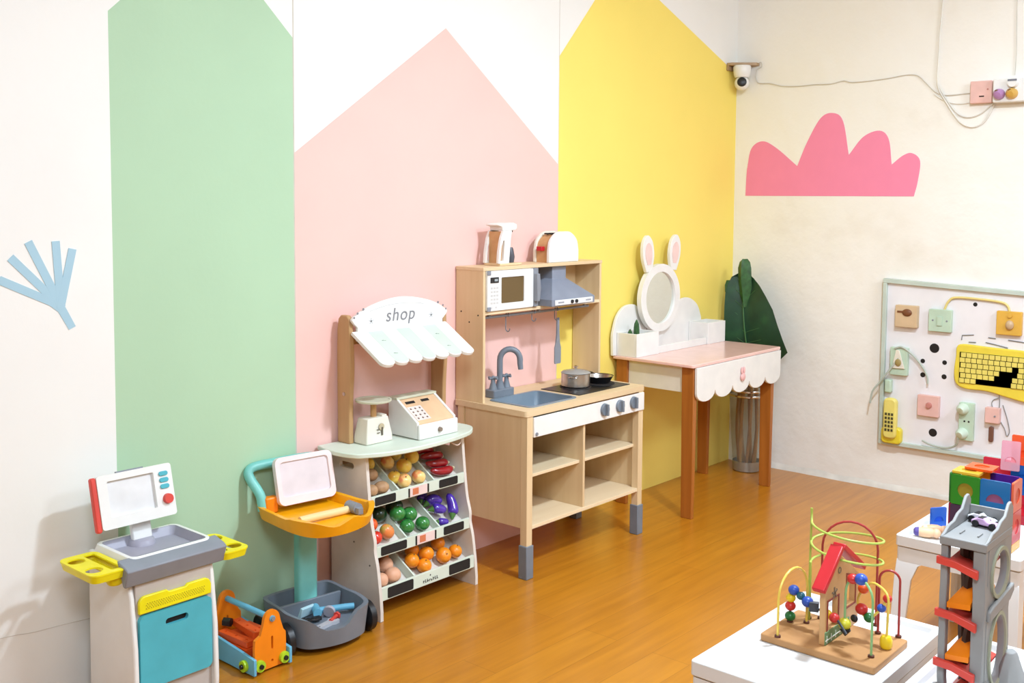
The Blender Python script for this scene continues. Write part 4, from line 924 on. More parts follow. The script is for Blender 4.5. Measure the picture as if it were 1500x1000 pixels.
nut((-3.054, by0, .026), (0, -1, 0), 0); nut((-2.972, by0, .026), (0, -1, 0), 1); nut((bx0, by0+.030, .026), (-1, 0, 0), 2)
def block(c, ang, tilt, label, L=.13):
    mb = MB(); M = Matrix.Rotation(tilt, 4, 'X'); mb.plate(rrect(-.014, .014, -L/2, L/2, .004), [arc((0, t), .004, 0, 340, 12) for t in (-L*.36, 0, L*.36)], 'z', 0, .016, M)
    solo('toy_perforated_bar', mb, ORED, label, 'toy bar', c, 'bars in the toolbox', ang, True, bev=.001)
block((-3.048, -.155, .062), .06, 0, 'orange red perforated toy bar at the left in the toolbox')
block((-3.008, -.150, .078), -.12, 0, 'orange red perforated toy bar in the middle of the toolbox, on top')
block((-2.970, -.155, .060), .05, 0, 'orange red perforated toy bar at the right in the toolbox')
mb = MB(); mb.cyl((0, -.012, .012), (0, .012, .012), .013, n=6); solo('toy_bolt', mb, BLACK, 'black toy bolt lying on the bars at the back of the toolbox', 'bolt', (-3.03, -.085, .080), None, .5, True)
mb = MB(); mb.box(-3.065, -2.955, -.245, -.075, .020, .059) if False else mb.box(-3.066, -2.964, -.225, -.075, .0205, .0595); solo('toy_plank', mb, ORED, 'orange red toy plank stacked under the bars in the toolbox', 'toy block', (-3.01, -.15, .0205), None)

# ================================================================ WHITE TABLES
TW = plain('white_table_plastic', '#e0e0df', .35, var=.01)
def table(x0, y1, label, L=.505, Wd=.325):
    x1, y0 = x0+L, y1-Wd; z = .402
    T = thing('low_white_table', label, 'table', ((x0+x1)/2, (y0+y1)/2, 0), 0, 'low white plastic tables')
    O = rrect(x0, x1, y0, y1, .008, 3); I = rrect(x0+.016, x1-.016, y0+.016, y1-.016, .006, 3); J = rrect(x0+.022, x1-.022, y0+.022, y1-.022, .006, 3)
    mb = MB(); mb.loft([[(x, y, z-.030) for x, y in I], [(x, y, z-.030) for x, y in O], [(x, y, z) for x, y in O], [(x, y, z) for x, y in I], [(x, y, z-.013) for x, y in J]], True, True, False); part('tabletop', mb, TW, T, bev=.002)
    mb = MB(); mb.plate(rrect(x0+.003, x1-.003, y0+.003, y1-.003, .008, 3), [rrect(x0+.012, x1-.012, y0+.012, y1-.012, .006, 3)], 'z', z-.072, z-.033); part('apron', mb, TW, T, bev=.002)
    mb = MB(); mb.box(x0+.05, x1-.05, (y0+y1)/2-.004, (y0+y1)/2+.004, z-.06, z-.031); part('rib', mb, TW, T)
    for sx in (0, 1):
        for sy in (0, 1):
            X = x1-.004 if sx else x0+.004; Y = y1-.004 if sy else y0+.004; a = -1 if sx else 1; c = -1 if sy else 1
            mb = MB()
            def Lr(z_, w_, o): p_ = o*.4; return [(X-a*o, Y-c*p_, z_), (X-a*o+a*w_, Y-c*p_, z_), (X-a*o+a*w_, Y-c*p_+c*.012, z_), (X-a*o+a*.012, Y-c*p_+c*.012, z_), (X-a*o+a*.012, Y-c*p_+c*w_, z_), (X-a*o, Y-c*p_+c*w_, z_)]
            mb.loft([Lr(0, .034, .030), Lr(z-.12, .046, .008), Lr(z-.078, .060, .002), Lr(z-.068, .075, 0)], True, True, False); part('leg', mb, TW, T, bev=.0015)
    return T
table(-2.950, -1.580, 'low white plastic table carrying the bead maze, nearest the floor centre')
table(-1.878, -1.578, 'low white plastic table carrying the magnetic tiles, near the right wall')
table(-2.950, -1.938, 'low white plastic table carrying the grey toy tower, cut by the photo corner')

# ================================================================ BEAD MAZE
BT = .425; WZ = BT-.0150
MZ = thing('bead_maze', 'wooden bead maze toy with red roofed house and coloured wire loops on white table', 'bead maze', (-2.70, -1.77, WZ))
mb = MB(); mb.prism(rrect(-2.790, -2.612, -1.893, -1.645, .006, 3), 'z', WZ, BT); part('base_board', mb, wood('maze_base_wood', '#b98856', '#a87846', 'y', .55, 24), MZ, bev=.002)
hy = -1.768
hs = [(-2.757, BT), (-2.592, BT), (-2.592, .535), (-2.692, .600), (-2.757, .548)]
mb = MB(); mb.plate(hs, [[(-2.743, .452), (-2.697, .452), (-2.697, .512), (-2.743, .512)], [(-2.652, .478), (-2.612, .478), (-2.612, .532), (-2.652, .545)]], 'y', hy-.006, hy+.006); hp = part('house_board', mb, wood('house_wood', '#d3a671', '#c4945f', 'z', .5, 24), MZ, 'wooden house board', bev=.001)
mb = MB()
for w_ in ([(-2.745, .450), (-2.695, .450), (-2.695, .514), (-2.745, .514)], [(-2.654, .476), (-2.610, .476), (-2.610, .5335), (-2.654, .5475)]):
    mb = MB(); cxw = sum(p[0] for p in w_)/4; czw = sum(p[1] for p in w_)/4
    mb.plate([(cxw+(x-cxw)*1.16, czw+(z_-czw)*1.10) for x, z_ in w_], [w_], 'y', hy-.0075, hy-.006); part('window_frame', mb, plain('dark_red_paint', '#8f3a2c', .6), hp, 'dark red painted window frame')
for a_, b_ in (((-2.775, .540), (-2.688, .612)), ((-2.688, .612), (-2.575, .538))):
    d = Vector((b_[0]-a_[0], b_[1]-a_[1])).normalized(); q = Vector((-d.y, d.x))*.012
    mb = MB(); mb.prism([a_, b_, (b_[0]-q.x*.0+q.x, b_[1]+q.y), (a_[0]+q.x, a_[1]+q.y)], 'y', hy-.014, hy+.014); part('roof_board', mb, DRED, MZ, 'red roof board', bev=.002)
mb = MB(); mb.box(-2.757, -2.640, hy-.0085, hy-.006, BT+.001, .452); gr = part('grass_print', mb, plain('fence_green', '#6e8f62', .6), hp, 'green fence print')
for i in range(6):
    mb = MB(); x = -2.752+i*.021; mb.box(x, x+.002, hy-.0092, hy-.0085, BT+.004, .444); part('fence_picket', mb, plain('fence_white', '#e6e8dc', .6), gr)
mb = MB(); mb.box(-2.757, -2.642, hy-.0095, hy-.0085, .434, .436); part('fence_rail', mb, plain('fence_white', '#e6e8dc', .6), gr)
mb = MB()
for i in range(5):
    a = 2*PI*i/5+.4; mb.obox((-2.715+.006*math.cos(a), hy-.0068, .525+.006*math.sin(a)), (.013, .0016, .004), (0, -a, 0))
part('star_print', mb, plain('star_grey', '#7e6b52', .6), hp)
mb = MB(); mb.tube([(-2.692+.006*math.cos(t), hy-.0065, .567+.006*math.sin(t)) for t in [2*PI*i/14 for i in range(14)]], .0012, 6, True); part('moon_print', mb, plain('star_grey', '#7e6b52', .6), hp)
W_G = plain('green_wire', '#b4c657', .35); W_R = plain('red_wire', '#b03a36', .35); W_Y = plain('yellow_wire', '#f0cf58', .35); W_M = plain('mint_wire', '#8fbf7c', .35); W_B = plain('dark_wire', '#3a3f4a', .4)
wr = .0026
def wire(P, mt, label): 
    mb = MB(); mb.tube(P, wr, 8); return part('wire', mb, mt, MZ, label)
def foot(x, y):
    mb = MB(); mb.cyl((x, y, BT), (x, y, BT+.004), .0065, n=14); part('wire_socket', mb, plain('dark_socket', '#5a2f22', .6), MZ)
def archw(a, b, ztop, mt, lab, k=8, rise=.6):
    A, Bp = Vector(a), Vector(b); zc = ztop-(Bp-A).length*.5
    P = [A, Vector((A.x, A.y, zc))]+[Vector(((A.x+Bp.x)/2-(Bp.x-A.x)/2*math.cos(t), (A.y+Bp.y)/2-(Bp.y-A.y)/2*math.cos(t), zc+(ztop-zc)*math.sin(t))) for t in [PI*i/12 for i in range(1, 12)]]+[Vector((Bp.x, Bp.y, zc)), Bp]
    foot(A.x, A.y); foot(Bp.x, Bp.y); return wire(P, mt, lab)
archw((-2.782, -1.682, BT), (-2.672, -1.694, BT), .560, W_Y, 'yellow wire arch at the left')
archw((-2.628, -1.706, BT), (-2.585, -1.812, BT), .648, W_R, 'tall red wire arch behind the house')
archw((-2.612, -1.872, BT), (-2.622, -1.832, BT), .565, W_R, 'red wire arch at the right')
# green spiral on its post
foot(-2.645, -1.686)
sp_ = [(-2.645, -1.686, BT), (-2.645, -1.686, .55), (-2.645, -1.687, .668), (-2.644, -1.6875, .671)]
cxs, cys, rs = -2.630, -1.762, .0765
hel = []
for i in range(0, 53):
    t = i/52; a = PI/2+t*4*PI+.35; zz = .645-.092*t
    hel.append((cxs+rs*.80*math.cos(a), cys+rs*math.sin(a), zz))
wire(spline([(-2.645, -1.686, .672), (-2.645, -1.687, .660)]+hel+[(-2.650, -1.690, .53), (-2.650, -1.690, .50), (-2.650, -1.690, BT)], 2), W_G, 'yellow green spiral wire')
wire(sp_, W_G, 'green spiral post')
# front mint arch carrying beads to the bee
P = spline([(-2.745, -1.868, BT), (-2.745, -1.868, .50), (-2.742, -1.866, .545), (-2.735, -1.852, .566), (-2.728, -1.835, .572), (-2.72, -1.815, .566), (-2.715, -1.80, .545), (-2.712, -1.797, .50), (-2.712, -1.797, .462)], 5); foot(-2.745, -1.868); wire(P, W_M, 'mint green wire arch at the front')
P = spline([(-2.684, -1.874, BT), (-2.684, -1.876, .50), (-2.682, -1.874, .532), (-2.675, -1.858, .545), (-2.668, -1.835, .548), (-2.664, -1.815, .53), (-2.668, -1.805, .50), (-2.672, -1.822, .475), (-2.672, -1.838, .478), (-2.668, -1.856, .50), (-2.662, -1.868, .525)], 5); foot(-2.684, -1.874); wire(P, W_Y, 'yellow wire at the right front')
P = spline([(-2.69, -1.664, BT), (-2.69, -1.664, .46), (-2.69, -1.665, .49), (-2.688, -1.675, .497), (-2.690, -1.690, .488), (-2.695, -1.715, .477), (-2.708, -1.745, .476), (-2.718, -1.768, .476), (-2.725, -1.785, .474), (-2.730, -1.80, .462), (-2.733, -1.81, .452)], 5); foot(-2.69, -1.664); wire(P, W_B, 'dark wire running through the window')
BLUE = plain('blue_bead', '#2f55b5', .35); GREENB = plain('green_bead', '#1f6e33', .35); YB = plain('yellow_bead', '#f2cf1d', .35); REDB = plain('red_bead', '#cf2f2b', .35); DKB = plain('slate_bead', '#4b515c', .4); DTEAL = plain('teal_bead', '#1f5f6e', .35)
def bead(c, r, mt, label, cube=False):
    mb = MB()
    if cube: mb.obox(c, (r*1.7, r*1.7, r*1.7), (0, .2, .4))
    else:
        C0 = Vector(c); mb.ball(C0, r, (1, 1, .92), None, 20)
    part('bead', mb, mt, MZ, label, bev=.0015 if cube else 0)
for c, r, mt, lab in (((-2.69, -1.6645, .438), .0115, GREENB, 'dark green bead at the bottom left'), ((-2.69, -1.6645, .461), .0115, REDB, 'red bead above the dark green one'), ((-2.69, -1.665, .479), .0105, YB, 'yellow bead above the red one'), ((-2.689, -1.671, .4975), .0120, BLUE, 'blue bead topmost at the left'),
    ((-2.690, -1.688, .489), .0095, DTEAL, 'dark teal bead'), ((-2.693, -1.705, .481), .0125, BLUE, 'blue bead second from the left'), ((-2.716, -1.760, .476), .0105, YB, 'yellow bead inside the window'), ((-2.7225, -1.779, .475), .0110, REDB, 'red bead in front of the window'),
    ((-2.712, -1.797, .464), .0135, plain('bee_yellow', '#d9d33a', .35), 'yellow bee bead'), ((-2.720, -1.815, .566), .0115, REDB, 'red bead at the top of the mint arch'), ((-2.735, -1.852, .566), .0130, BLUE, 'blue bead on the mint arch') if False else ((-2.7285, -1.836, .5725), .0130, BLUE, 'blue bead on the mint arch'),
    ((-2.664, -1.815, .53), .0115, ORED, 'orange red bead'), ((-2.6705, -1.815, .488), .0130, REDB, 'large red bead'), ((-2.672, -1.832, .4745), .0110, GREENB, 'green bead under the arch'), ((-2.668, -1.856, .50), .0095, BLUE, 'small blue bead at the right'), ((-2.663, -1.866, .521), .0095, REDB, 'small red bead at the right')):
    bead(c, r, mt, lab)
bead((-2.697, -1.722, .476), .0115, DKB, 'slate cube bead', True)
mb = MB(); mb.lathe([(.012, .0), (.0135, .006), (.002, -.016)][::-1] if False else [(.001, .440), (.011, .452), (.010, .456)], (-2.715, -1.80, 0), 16); mb.ball((-2.70, -1.812, .476), .008, (.5, 1, 1)); part('bee_wings', mb, BLACK, MZ, 'black bee tail and wing')
mb = MB(); mb.lathe([(.010, BT+.001), (.0125, BT+.006), (.0125, BT+.020), (.009, BT+.026), (.004, BT+.027)], (-2.684, -1.874, 0), 10); part('bead', mb, YB, MZ, 'yellow bell bead at the foot')
MZ.location = Vector(MZ.location)+Vector((.047, .021, -.0205))

# ================================================================ TOWER
GT = plain('tower_grey_plastic', '#949493', .5); BRN = plain('tower_brown', '#4a3026', .6); SAGE = plain('tower_rock_grey', '#a5a68e', .6)
TZ = .3895
tx0, tx1, ty0, ty1 = -2.752, -2.600, -2.074, -1.994
TW_ = thing('toy_race_tower', 'grey toy race tower with red guards and orange zigzag ramps on right front table', 'toy tower', (-2.68, -2.03, TZ))
PZ = .700
mb = MB(); mb.box(tx0-.004, tx1, ty0-.002, ty1+.002, PZ-.016, PZ); dk = part('deck', mb, GT, TW_, bev=.002)
def rail(y, s):
    pts = [(tx0-.002, PZ), (tx1, PZ), (tx1, .738), (tx1-.012, .750), (tx1-.026, .748), (tx1-.045, .728), (tx1-.070, .724), (tx1-.090, .714), (tx1-.12, .712), (tx0+.012, .703)]
    mb = MB(); mb.prism(pts, 'y', y, y+.006); part('deck_rail', mb, GT, dk, bev=.002)
rail(ty1-.004, 0); rail(ty0-.002, 1)
mb = MB(); mb.box(tx1-.006, tx1, ty0+.004, ty1-.004, PZ, .728); part('deck_back', mb, GT, dk, bev=.001)
for yy in (ty0+.024, ty1-.024):
    mb = MB(); mb.box(tx0+.03, tx0+.055, yy-.0012, yy+.0012, PZ, PZ+.003); part('deck_ridge', mb, GT, dk)
def post(pts, w, mt, nm):
    mb = MB(); mb.loft([[(x, y, z_), (x+w[0], y, z_), (x+w[0], y+w[1], z_), (x, y+w[1], z_)] for x, y, z_ in pts], True, True, False); return part(nm, mb, mt, TW_, bev=.002)
post([(tx0-.010, ty1-.020, TZ), (tx0, ty1-.013, .43), (tx0, ty1-.013, .52), (tx0-.002, ty1-.013, .585), (tx0, ty1-.013, .61), (tx0, ty1-.013, PZ-.016)], (.018, .013), GT, 'front_post')
post([(tx0, ty0, TZ), (tx0, ty0, .545), (tx0-.006, ty0-.003, .56), (tx0-.006, ty0-.003, .60), (tx0, ty0, .62), (tx0, ty0, PZ-.016)], (.020, .022), GT, 'front_post')
post([(tx1-.018, ty1-.013, TZ), (tx1-.018, ty1-.013, PZ-.016)], (.016, .012), GT, 'rear_post')
# side plate with two oval openings
mb = MB(); xm_ = (tx0+tx1)/2+.006
so = [(tx0+.016, TZ), (tx1+.002, TZ), (tx1+.004, .48), (tx1-.004, .54), (tx1+.004, .575), (tx1, .62), (tx1, PZ-.016), (tx0+.016, PZ-.016)]
mb.plate(so, [arc((xm_, .628), .046, 0, 352, 36, .042), arc((xm_, .480), .046, 0, 352, 36, .066)], 'y', ty0-.001, ty0+.011)
spl = part('side_plate', mb, GT, TW_, 'grey side plate with oval openings', bev=.002)
for zc, ry in ((.628, .042), (.480, .066)):
    mb = MB(); mb.plate(arc((xm_, zc), .053, 0, 352, 36, ry+.007), [arc((xm_, zc), .046, 0, 352, 36, ry)], 'y', ty0-.005, ty0-.001); part('oval_trim', mb, SAGE, spl, bev=.001)
mb = MB(); mb.prism([(tx0+.01, .552), (tx1-.02, .562), (tx1+.004, .575), (tx1+.002, .59), (tx0+.03, .577), (tx0+.01, .572)], 'y', ty0-.009, ty0-.001); part('plate_band', mb, GT, spl, bev=.003)
mb = MB()
for y in (ty1-.030, ty0+.040):
    mb = MB(); rn = random.Random(int(y*1e4)); mb.tube(spline([(tx0+.05+rn.uniform(-.012, .012), y+rn.uniform(-.004, .004), TZ+.005+.30*i/6) for i in range(7)], 4), .009, 6); part('inner_column', mb, BRN, TW_, 'dark brown inner column')
for i, zg in enumerate((.655, .556, .461)):
    mb = MB(); mb.prism([(ty1+.004, zg+.008), (ty1+.004, zg-.006), (ty1-.03, zg-.009), (ty0+.010, zg-.022), (ty0+.010, zg-.006), (ty1-.03, zg+.005)], 'x', tx0-.012, tx0-.002); rg = part('guard', mb, RED, TW_, 'red guard strip', bev=.0015)
    mb = MB(); mb.loft([[(tx0-.002, ty1-.012, zg-.004), (tx0-.002, ty1-.012, zg), (tx1-.02, ty1-.012, zg+.004), (tx1-.02, ty1-.012, zg)], [(tx0-.002, ty0+.012, zg-.020), (tx0-.002, ty0+.012, zg-.016), (tx1-.02, ty0+.012, zg-.012), (tx1-.02, ty0+.012, zg-.016)]], True, True, False); part('red_ramp', mb, RED, TW_, 'red ramp')
    xf, xb, yl, yr = tx0+.002, tx1-.03, ty1-.015, ty0+.023; lo = zg-.078 if i < 2 else TZ+.012
    tp = [(xf-.004, yl, lo), (xf-.004, yr, lo+.004), (xb, yr, zg-.014), (xb, yl, zg-(.068 if i < 2 else .052))]
    mb = MB(); mb.loft([[(x, y, z_-.010 if k < 2 else z_-.006) for k, (x, y, z_) in enumerate(tp)], tp], True, True, False)
    part('ramp', mb, ORANGE if i < 2 else RED, TW_, 'orange ramp' if i < 2 else 'red bottom ramp')
rn = random.Random(9)
def rock(x0, x1, y0, y1, h):
    mb = MB(); rr = []
    for t, z_ in ((1, 0), (.92, .25), (.7, .6), (.42, .9), (.3, 1)):
        rr.append([((x0+x1)/2+(x1-x0)/2*t*math.cos(a)*(1+rn.uniform(-.12, .12)), (y0+y1)/2+(y1-y0)/2*t*math.sin(a)*(1+rn.uniform(-.12, .12)), TZ+.0003+h*z_) for a in [2*PI*j/9 for j in range(9)]])
    mb.loft(rr, True, True, False); part('rock_foot', mb, GT, TW_, bev=.001)
rock(-2.665, -2.565, -2.115, -2.055, .070); rock(-2.785, -2.735, -2.02, -1.975, .030); rock(-2.77, -2.70, -2.105, -2.045, .045)
def toycar(c, ang, mt, label):
    o = thing('toy_car', label, 'toy car', c, ang, local=True)
    mb = MB(); mb.prism([(-.030, .005), (.030, .005), (.031, .011), (.022, .0135), (.006, .0145), (-.002, .021), (-.016, .021), (-.024, .0145), (-.031, .014)], 'y', -.011, .011); part('body', mb, mt, o, bev=.003)
    mb = MB(); mb.box(-.015, -.003, -.0095, .0095, .0150, .0218); part('windscreen', mb, BLACK, o)
    for x in (-.019, .019):
        for s in (-1, 1): mb = MB(); mb.cyl((x, s*.008, .0075), (x, s*.0145, .0075), .0075, n=16); part('wheel', mb, BLACK, o)
    o.scale = (.86, .86, .86)
toycar((-2.648, -2.042, PZ+.0005), math.radians(-100), plain('lilac_pink_paint', '#d7b0dc', .25), 'lilac pink toy race car on top of the grey tower')
toycar((-2.622, -2.027, PZ+.0005), math.radians(-100), plain('pearl_white_paint', '#e9ebee', .25), 'white toy race car behind the lilac one on the tower')

# ================================================================ MAGNETIC TILES, PEG DOLLS
def tile(c, ang, s, h, color, label, grp='magnetic tiles on the table', circ='round', tilt=0.0, alpha=.75, flat=False, pane=None):
    mt = clear('tile_'+color[1:], color, alpha); pc = pane or shade(color, 1.15); lt = clear('tilepane_'+pc[1:], pc, alpha*.55)
    o = thing('magnetic_tile', label, 'magnetic tile', c, ang, grp, True)
    M = Matrix.Rotation(tilt, 4, 'X') if not flat else Matrix.Rotation(-PI/2, 4, 'X')
    hole = arc((0, h*.5), s*.27, 0, 345, 24) if circ == 'round' else arc((0, h*.28), s*.30, 0, 180, 14)
    mb = MB(); mb.plate(rrect(-s/2, s/2, 0, h, .004), [hole], 'y', -.003, .003, M); fr = part('frame', mb, mt, o, bev=.0008)
    mb = MB(); mb.prism(hole if circ == 'round' else hole, 'y', -.0012, .0012, M); part('pane', mb, lt, o)
    return o
FX = -1.800; s_ = .0755; zA, zB = .413, .4975
NG = math.radians(-90)
zt0 = .3905
y_l, y_r = -1.697-s_/2, -1.697-s_*1.5-.001
tile((FX, y_l, zB), NG, s_, .0815, '#2f8f2c', 'green magnetic tile with round window at the top left of the tile block', pane='#c9b84a')
tile((FX, y_r, zB), NG, s_, .0815, '#1573b8', 'blue magnetic tile with arched window at the top right of the tile block front', circ='arch', pane='#c77fb0')
tile((FX, y_l, zA), NG, s_, .083, '#4b3550', 'dark purple magnetic tile below the green one')
tile((FX, y_r, zA), NG, s_, .083, '#5a3566', 'plum magnetic tile below the blue one, behind the tower')
for k, (cc, lab) in enumerate((('#d8a02a', 'amber low magnetic strip under the dark purple tile'), ('#e0b21f', 'yellow low magnetic strip under the plum tile'))):
    tile((FX, (y_l, y_r)[k], zt0), NG, s_, .0215, cc, lab, circ='round') if False else None
    o = thing('magnetic_strip', lab, 'magnetic strip', (FX, (y_l, y_r)[k], zt0), NG, 'magnetic strips', True)
    mb = MB(); mb.box(-s_/2, s_/2, -.003, .003, 0, .0215); part('body', mb, clear('strip_'+cc[1:], cc, .8), o, bev=.001)
xs = FX+.0045+s_/2; ye = y_r-s_/2-.001
tile((xs, ye-.003, zB), 0, s_, .0815, '#f2714a', 'orange red magnetic tile on the right side of the tile block, top')
tile((xs, ye-.003, zA), 0, s_, .083, '#e2636a', 'pinkish red magnetic tile on the right side of the tile block, middle')
o = thing('magnetic_strip', 'golden low magnetic strip on the right side of the tile block, bottom', 'magnetic strip', (xs, ye-.003, zt0), 0, 'magnetic strips', True)
mb = MB(); mb.box(-s_/2, s_/2, -.003, .003, 0, .0215); part('body', mb, clear('strip_gold', '#eeb022', .85), o, bev=.001)
tile((xs, y_l+s_/2+.004, zB), 0, s_, .0815, '#2c7a34', 'dark green magnetic tile on the left side of the tile block')
tile((xs, y_l+s_/2+.004, zA), 0, s_, .083, '#9a2a4a', 'wine red magnetic tile on the left side of the tile block')
tile((FX+s_+.009, y_l, zB), NG, s_, .0815, '#f0c93a', 'yellow magnetic tile at the back of the block behind the green one')
tile((FX+s_+.009, y_r, zB), NG, s_, .0815, '#5a2a9a', 'violet magnetic tile at the back of the block behind the blue one')
tile((FX+.005, y_l+.004, zB+.086), NG, s_*.95, .07, '#f4cf4a', 'yellow magnetic tile lying flat on top of the block, left', flat=True, alpha=.6)
tile((FX+.040, y_l-.018, zB+.0935), NG, s_*.95, .07, '#f2641f', 'orange magnetic tile lying flat on the yellow one', flat=True, alpha=.7)
bx = -1.50
zt1 = zt0
for nm, y, n_, cols, labs in (('', -1.728, 2, ('#7a2a6a', '#d8324a'), ('purple magnetic tile at the foot of the red tile behind the block', 'red magnetic tile with arched window standing behind the block')),):
    for i in range(n_): tile((bx, y, zt1+i*.0905), NG, .078, .09, cols[i], labs[i], circ='arch')
for i, (cc, lab) in enumerate((('#c5263a', 'crimson magnetic tile at the bottom of the tall rear stack'), ('#1d5fb0', 'deep blue magnetic tile in the middle of the tall rear stack'), ('#f4653a', 'orange magnetic tile with arched window topmost in the tall rear stack'))):
    tile((bx-.006, -1.800, zt1+i*.0865), NG, .066, .086, cc, lab, circ='arch' if i == 2 else 'round')
tile((bx-.05, -1.776, zB+.055), math.radians(-78), .05, .085, '#e9b9c4', 'clear pink magnetic tile leaning slanted before the orange one', circ='arch', tilt=math.radians(-20), alpha=.35)
for i, cc in enumerate(('#1b4f9c', '#b82434', '#8c8a3a', '#d98a9a')):
    tile((-1.45, -1.862, zt1+i*.0805), NG, .08, .08, cc, ('navy magnetic tile lowest in the column at the photo edge', 'red magnetic tile second in the column at the photo edge', 'olive magnetic tile third in the column at the photo edge', 'pale pink magnetic tile highest in the column at the photo edge')[i], alpha=.8 if i < 3 else .4)
tile((-1.690, -1.628, .3905), math.radians(-35), .050, .056, '#2563c8', 'small bright blue magnetic tile standing alone on the table', circ='arch', alpha=.9)
def peg(c, ang, capm, bodym, label):
    o = thing('peg_doll', label, 'peg doll', c, ang, 'peg dolls on the tile table', True)
    def lx(prof): return [[(x, r*math.cos(2*PI*j/20), .0142+r*math.sin(2*PI*j/20)) for j in range(20)] for x, r in prof]
    mb = MB(); mb.loft(lx([(-.012, .0115), (.0, .014), (.016, .0135), (.026, .010)])); part('body', mb, bodym, o)
    mb = MB(); mb.ball((.033, 0, .0142), .0125); part('head', mb, plain('peach_wood', '#f3c6a0', .5), o)
    mb = MB(); mb.loft(lx([(-.026, .006), (-.022, .011), (-.0125, .0125)])); part('foot', mb, capm, o)
peg((-1.815, -1.632, .3905), math.radians(-70), plain('violet_paint', '#5c4c9a', .45), plain('peach_paint', '#f0c59c', .5), 'lying peg doll with violet end at the front corner of the table')
peg((-1.775, -1.640, .3905), math.radians(-62), plain('cream_paint', '#f6e3b8', .5), plain('apricot_paint', '#f0b48a', .5), 'lying apricot peg doll behind the violet ended one')

# ================================================================ BUSY BOARD
BB = thing('busy_board', 'white busy board with mint frame, switches and yellow keyboard on the right wall', 'busy board', (-.012, -1.2, .59))
bt0, bt1, bb0, bb1 = (-.786, .972), (-1.66, .940), (-.786, .214), (-1.66, .216)
mb = MB(); mb.prism([bb0, bb1, bt1, bt0], 'x', -.018, -.002); pn = part('panel', mb, plain('board_white', '#efedf0', .4, var=.02), BB)
FR = plain('mint_frame_paint', '#c9d6cb', .5)
def bar(a, b, wv):
    a = Vector(a); b = Vector(b); wv = Vector(wv); mb = MB(); mb.prism([tuple(a), tuple(b), tuple(b+wv), tuple(a+wv)], 'x', -.034, -.002); part('frame_bar', mb, FR, BB, 'mint frame bar', bev=.002)
bar(bt0, bt1, (0, -.020)); bar(bb0, bb1, (0, .018)); bar((bt0[0], bt0[1]-.0202), (bb0[0], bb0[1]+.0182), (-.018, 0)); bar((bt1[0], bt1[1]-.0202), (bb1[0], bb1[1]+.0182), (.018, 0))
FX_ = -.018
def holes(y, z_, r): mb = MB(); mb.cyl((FX_, y, z_), (FX_-.0008, y, z_), r, n=20); part('peg_hole', mb, DARK, pn, 'dark hole')
for y, z_, r in ((-1.020, .674, .021), (-.971, .612, .010), (-1.066, .615, .010), (-.973, .550, .011), (-1.066, .552, .011), (-1.026, .297, .018), (-1.186, .880, .009)): holes(y, z_, r)
mb = MB(); mb.prism(rrect(-1.283, -1.263, .295, .362, .009), 'x', FX_-.012, FX_); part('toggle', mb, plain('brown_toggle', '#7a5040', .5), BB, 'brown oval toggle', bev=.003)
def plt(y, z_, s, mt, name, lab, d=.022, h=None):
    h = h or s; mb = MB(); mb.prism(rrect(y-s/2, y+s/2, z_-h/2, z_+h/2, .004), 'x', FX_-d, FX_); return part(name, mb, mt, BB, lab, bev=.002)
SW_MINT = plain('mint_switch', '#c4dcc4', .4); SW_YEL = plain('mustard_switch', '#e7b54a', .45); SW_TAN = plain('tan_switch', '#d9bd97', .5)
p_ = plt(-.900, .808, .098, SW_TAN, 'latch_box', 'tan latch box', .03)
mb = MB(); mb.ball((FX_-.031, -.905, .825), .022, (.35, 1, .75)); mb.box(FX_-.034, FX_-.03, -.902, -.862, .824, .832); part('brown_latch', mb, plain('latch_brown', '#7a4a2a', .5), p_)
p_ = plt(-1.046, .800, .098, SW_MINT, 'light_switch', 'mint light switch')
mb = MB(); mb.box(FX_-.027, FX_-.022, -1.057, -1.035, .778, .818); part('rocker', mb, SW_MINT, p_, bev=.001)
for q in (-1.016, -1.076): mb = MB(); mb.cyl((FX_-.022, q, .800), (FX_-.0235, q, .800), .004, n=12); part('screw', mb, GREY, p_)
p_ = plt(-1.330, .812, .100, SW_YEL, 'lamp_socket', 'mustard lamp socket')
mb = MB(); mb.lathe([(.016, 0), (.016, .01), (.01, .014)], (0, 0, 0), 16) if False else mb.ball((FX_-.026, -1.335, .805), .017, (.7, 1, 1.2)); part('socket_ball', mb, plain('beige_bulb', '#cfb08a', .4), p_)
mb = MB(); mb.cyl((FX_-.022, -1.335, .845), (FX_-.030, -1.335, .845), .009, n=16); part('dial', mb, SW_YEL, p_)
mb = MB(); mb.tube(spline([(FX_-.008, -1.060, .850), (FX_-.008, -1.075, .885), (FX_-.008, -1.105, .905), (FX_-.008, -1.20, .905), (FX_-.008, -1.29, .898), (FX_-.008, -1.318, .885), (FX_-.008, -1.328, .862)], 6), .005, 8); part('cable', mb, plain('cream_yellow_cable', '#ecd98a', .5), BB, 'cream yellow cable')
p_ = plt(-1.008, .417, .094, PINKPART, 'pink_dial_plate', 'pink dial plate')
mb = MB(); mb.cyl((FX_-.022, -1.012, .420), (FX_-.032, -1.012, .420), .014, .011, 18); part('dial', mb, plain('dusty_pink', '#c9867c', .5), p_)
p_ = plt(-1.280, .414, .058, PINKPART, 'pink_push_box', 'small pink push box', .03, .066)
mb = MB(); mb.cyl((FX_-.03, -1.292, .412), (FX_-.033, -1.292, .412), .004, n=12); part('button', mb, GREY, p_)
p_ = plt(-.872, .602, .078, SW_MINT, 'wall_socket', 'mint wall socket', .026, .125)
mb = MB(); mb.prism([(-.902, .572), (-.845, .570), (-.862, .655), (-.876, .655)], 'x', FX_-.034, FX_-.026); part('plug', mb, CREAM, p_, bev=.002)
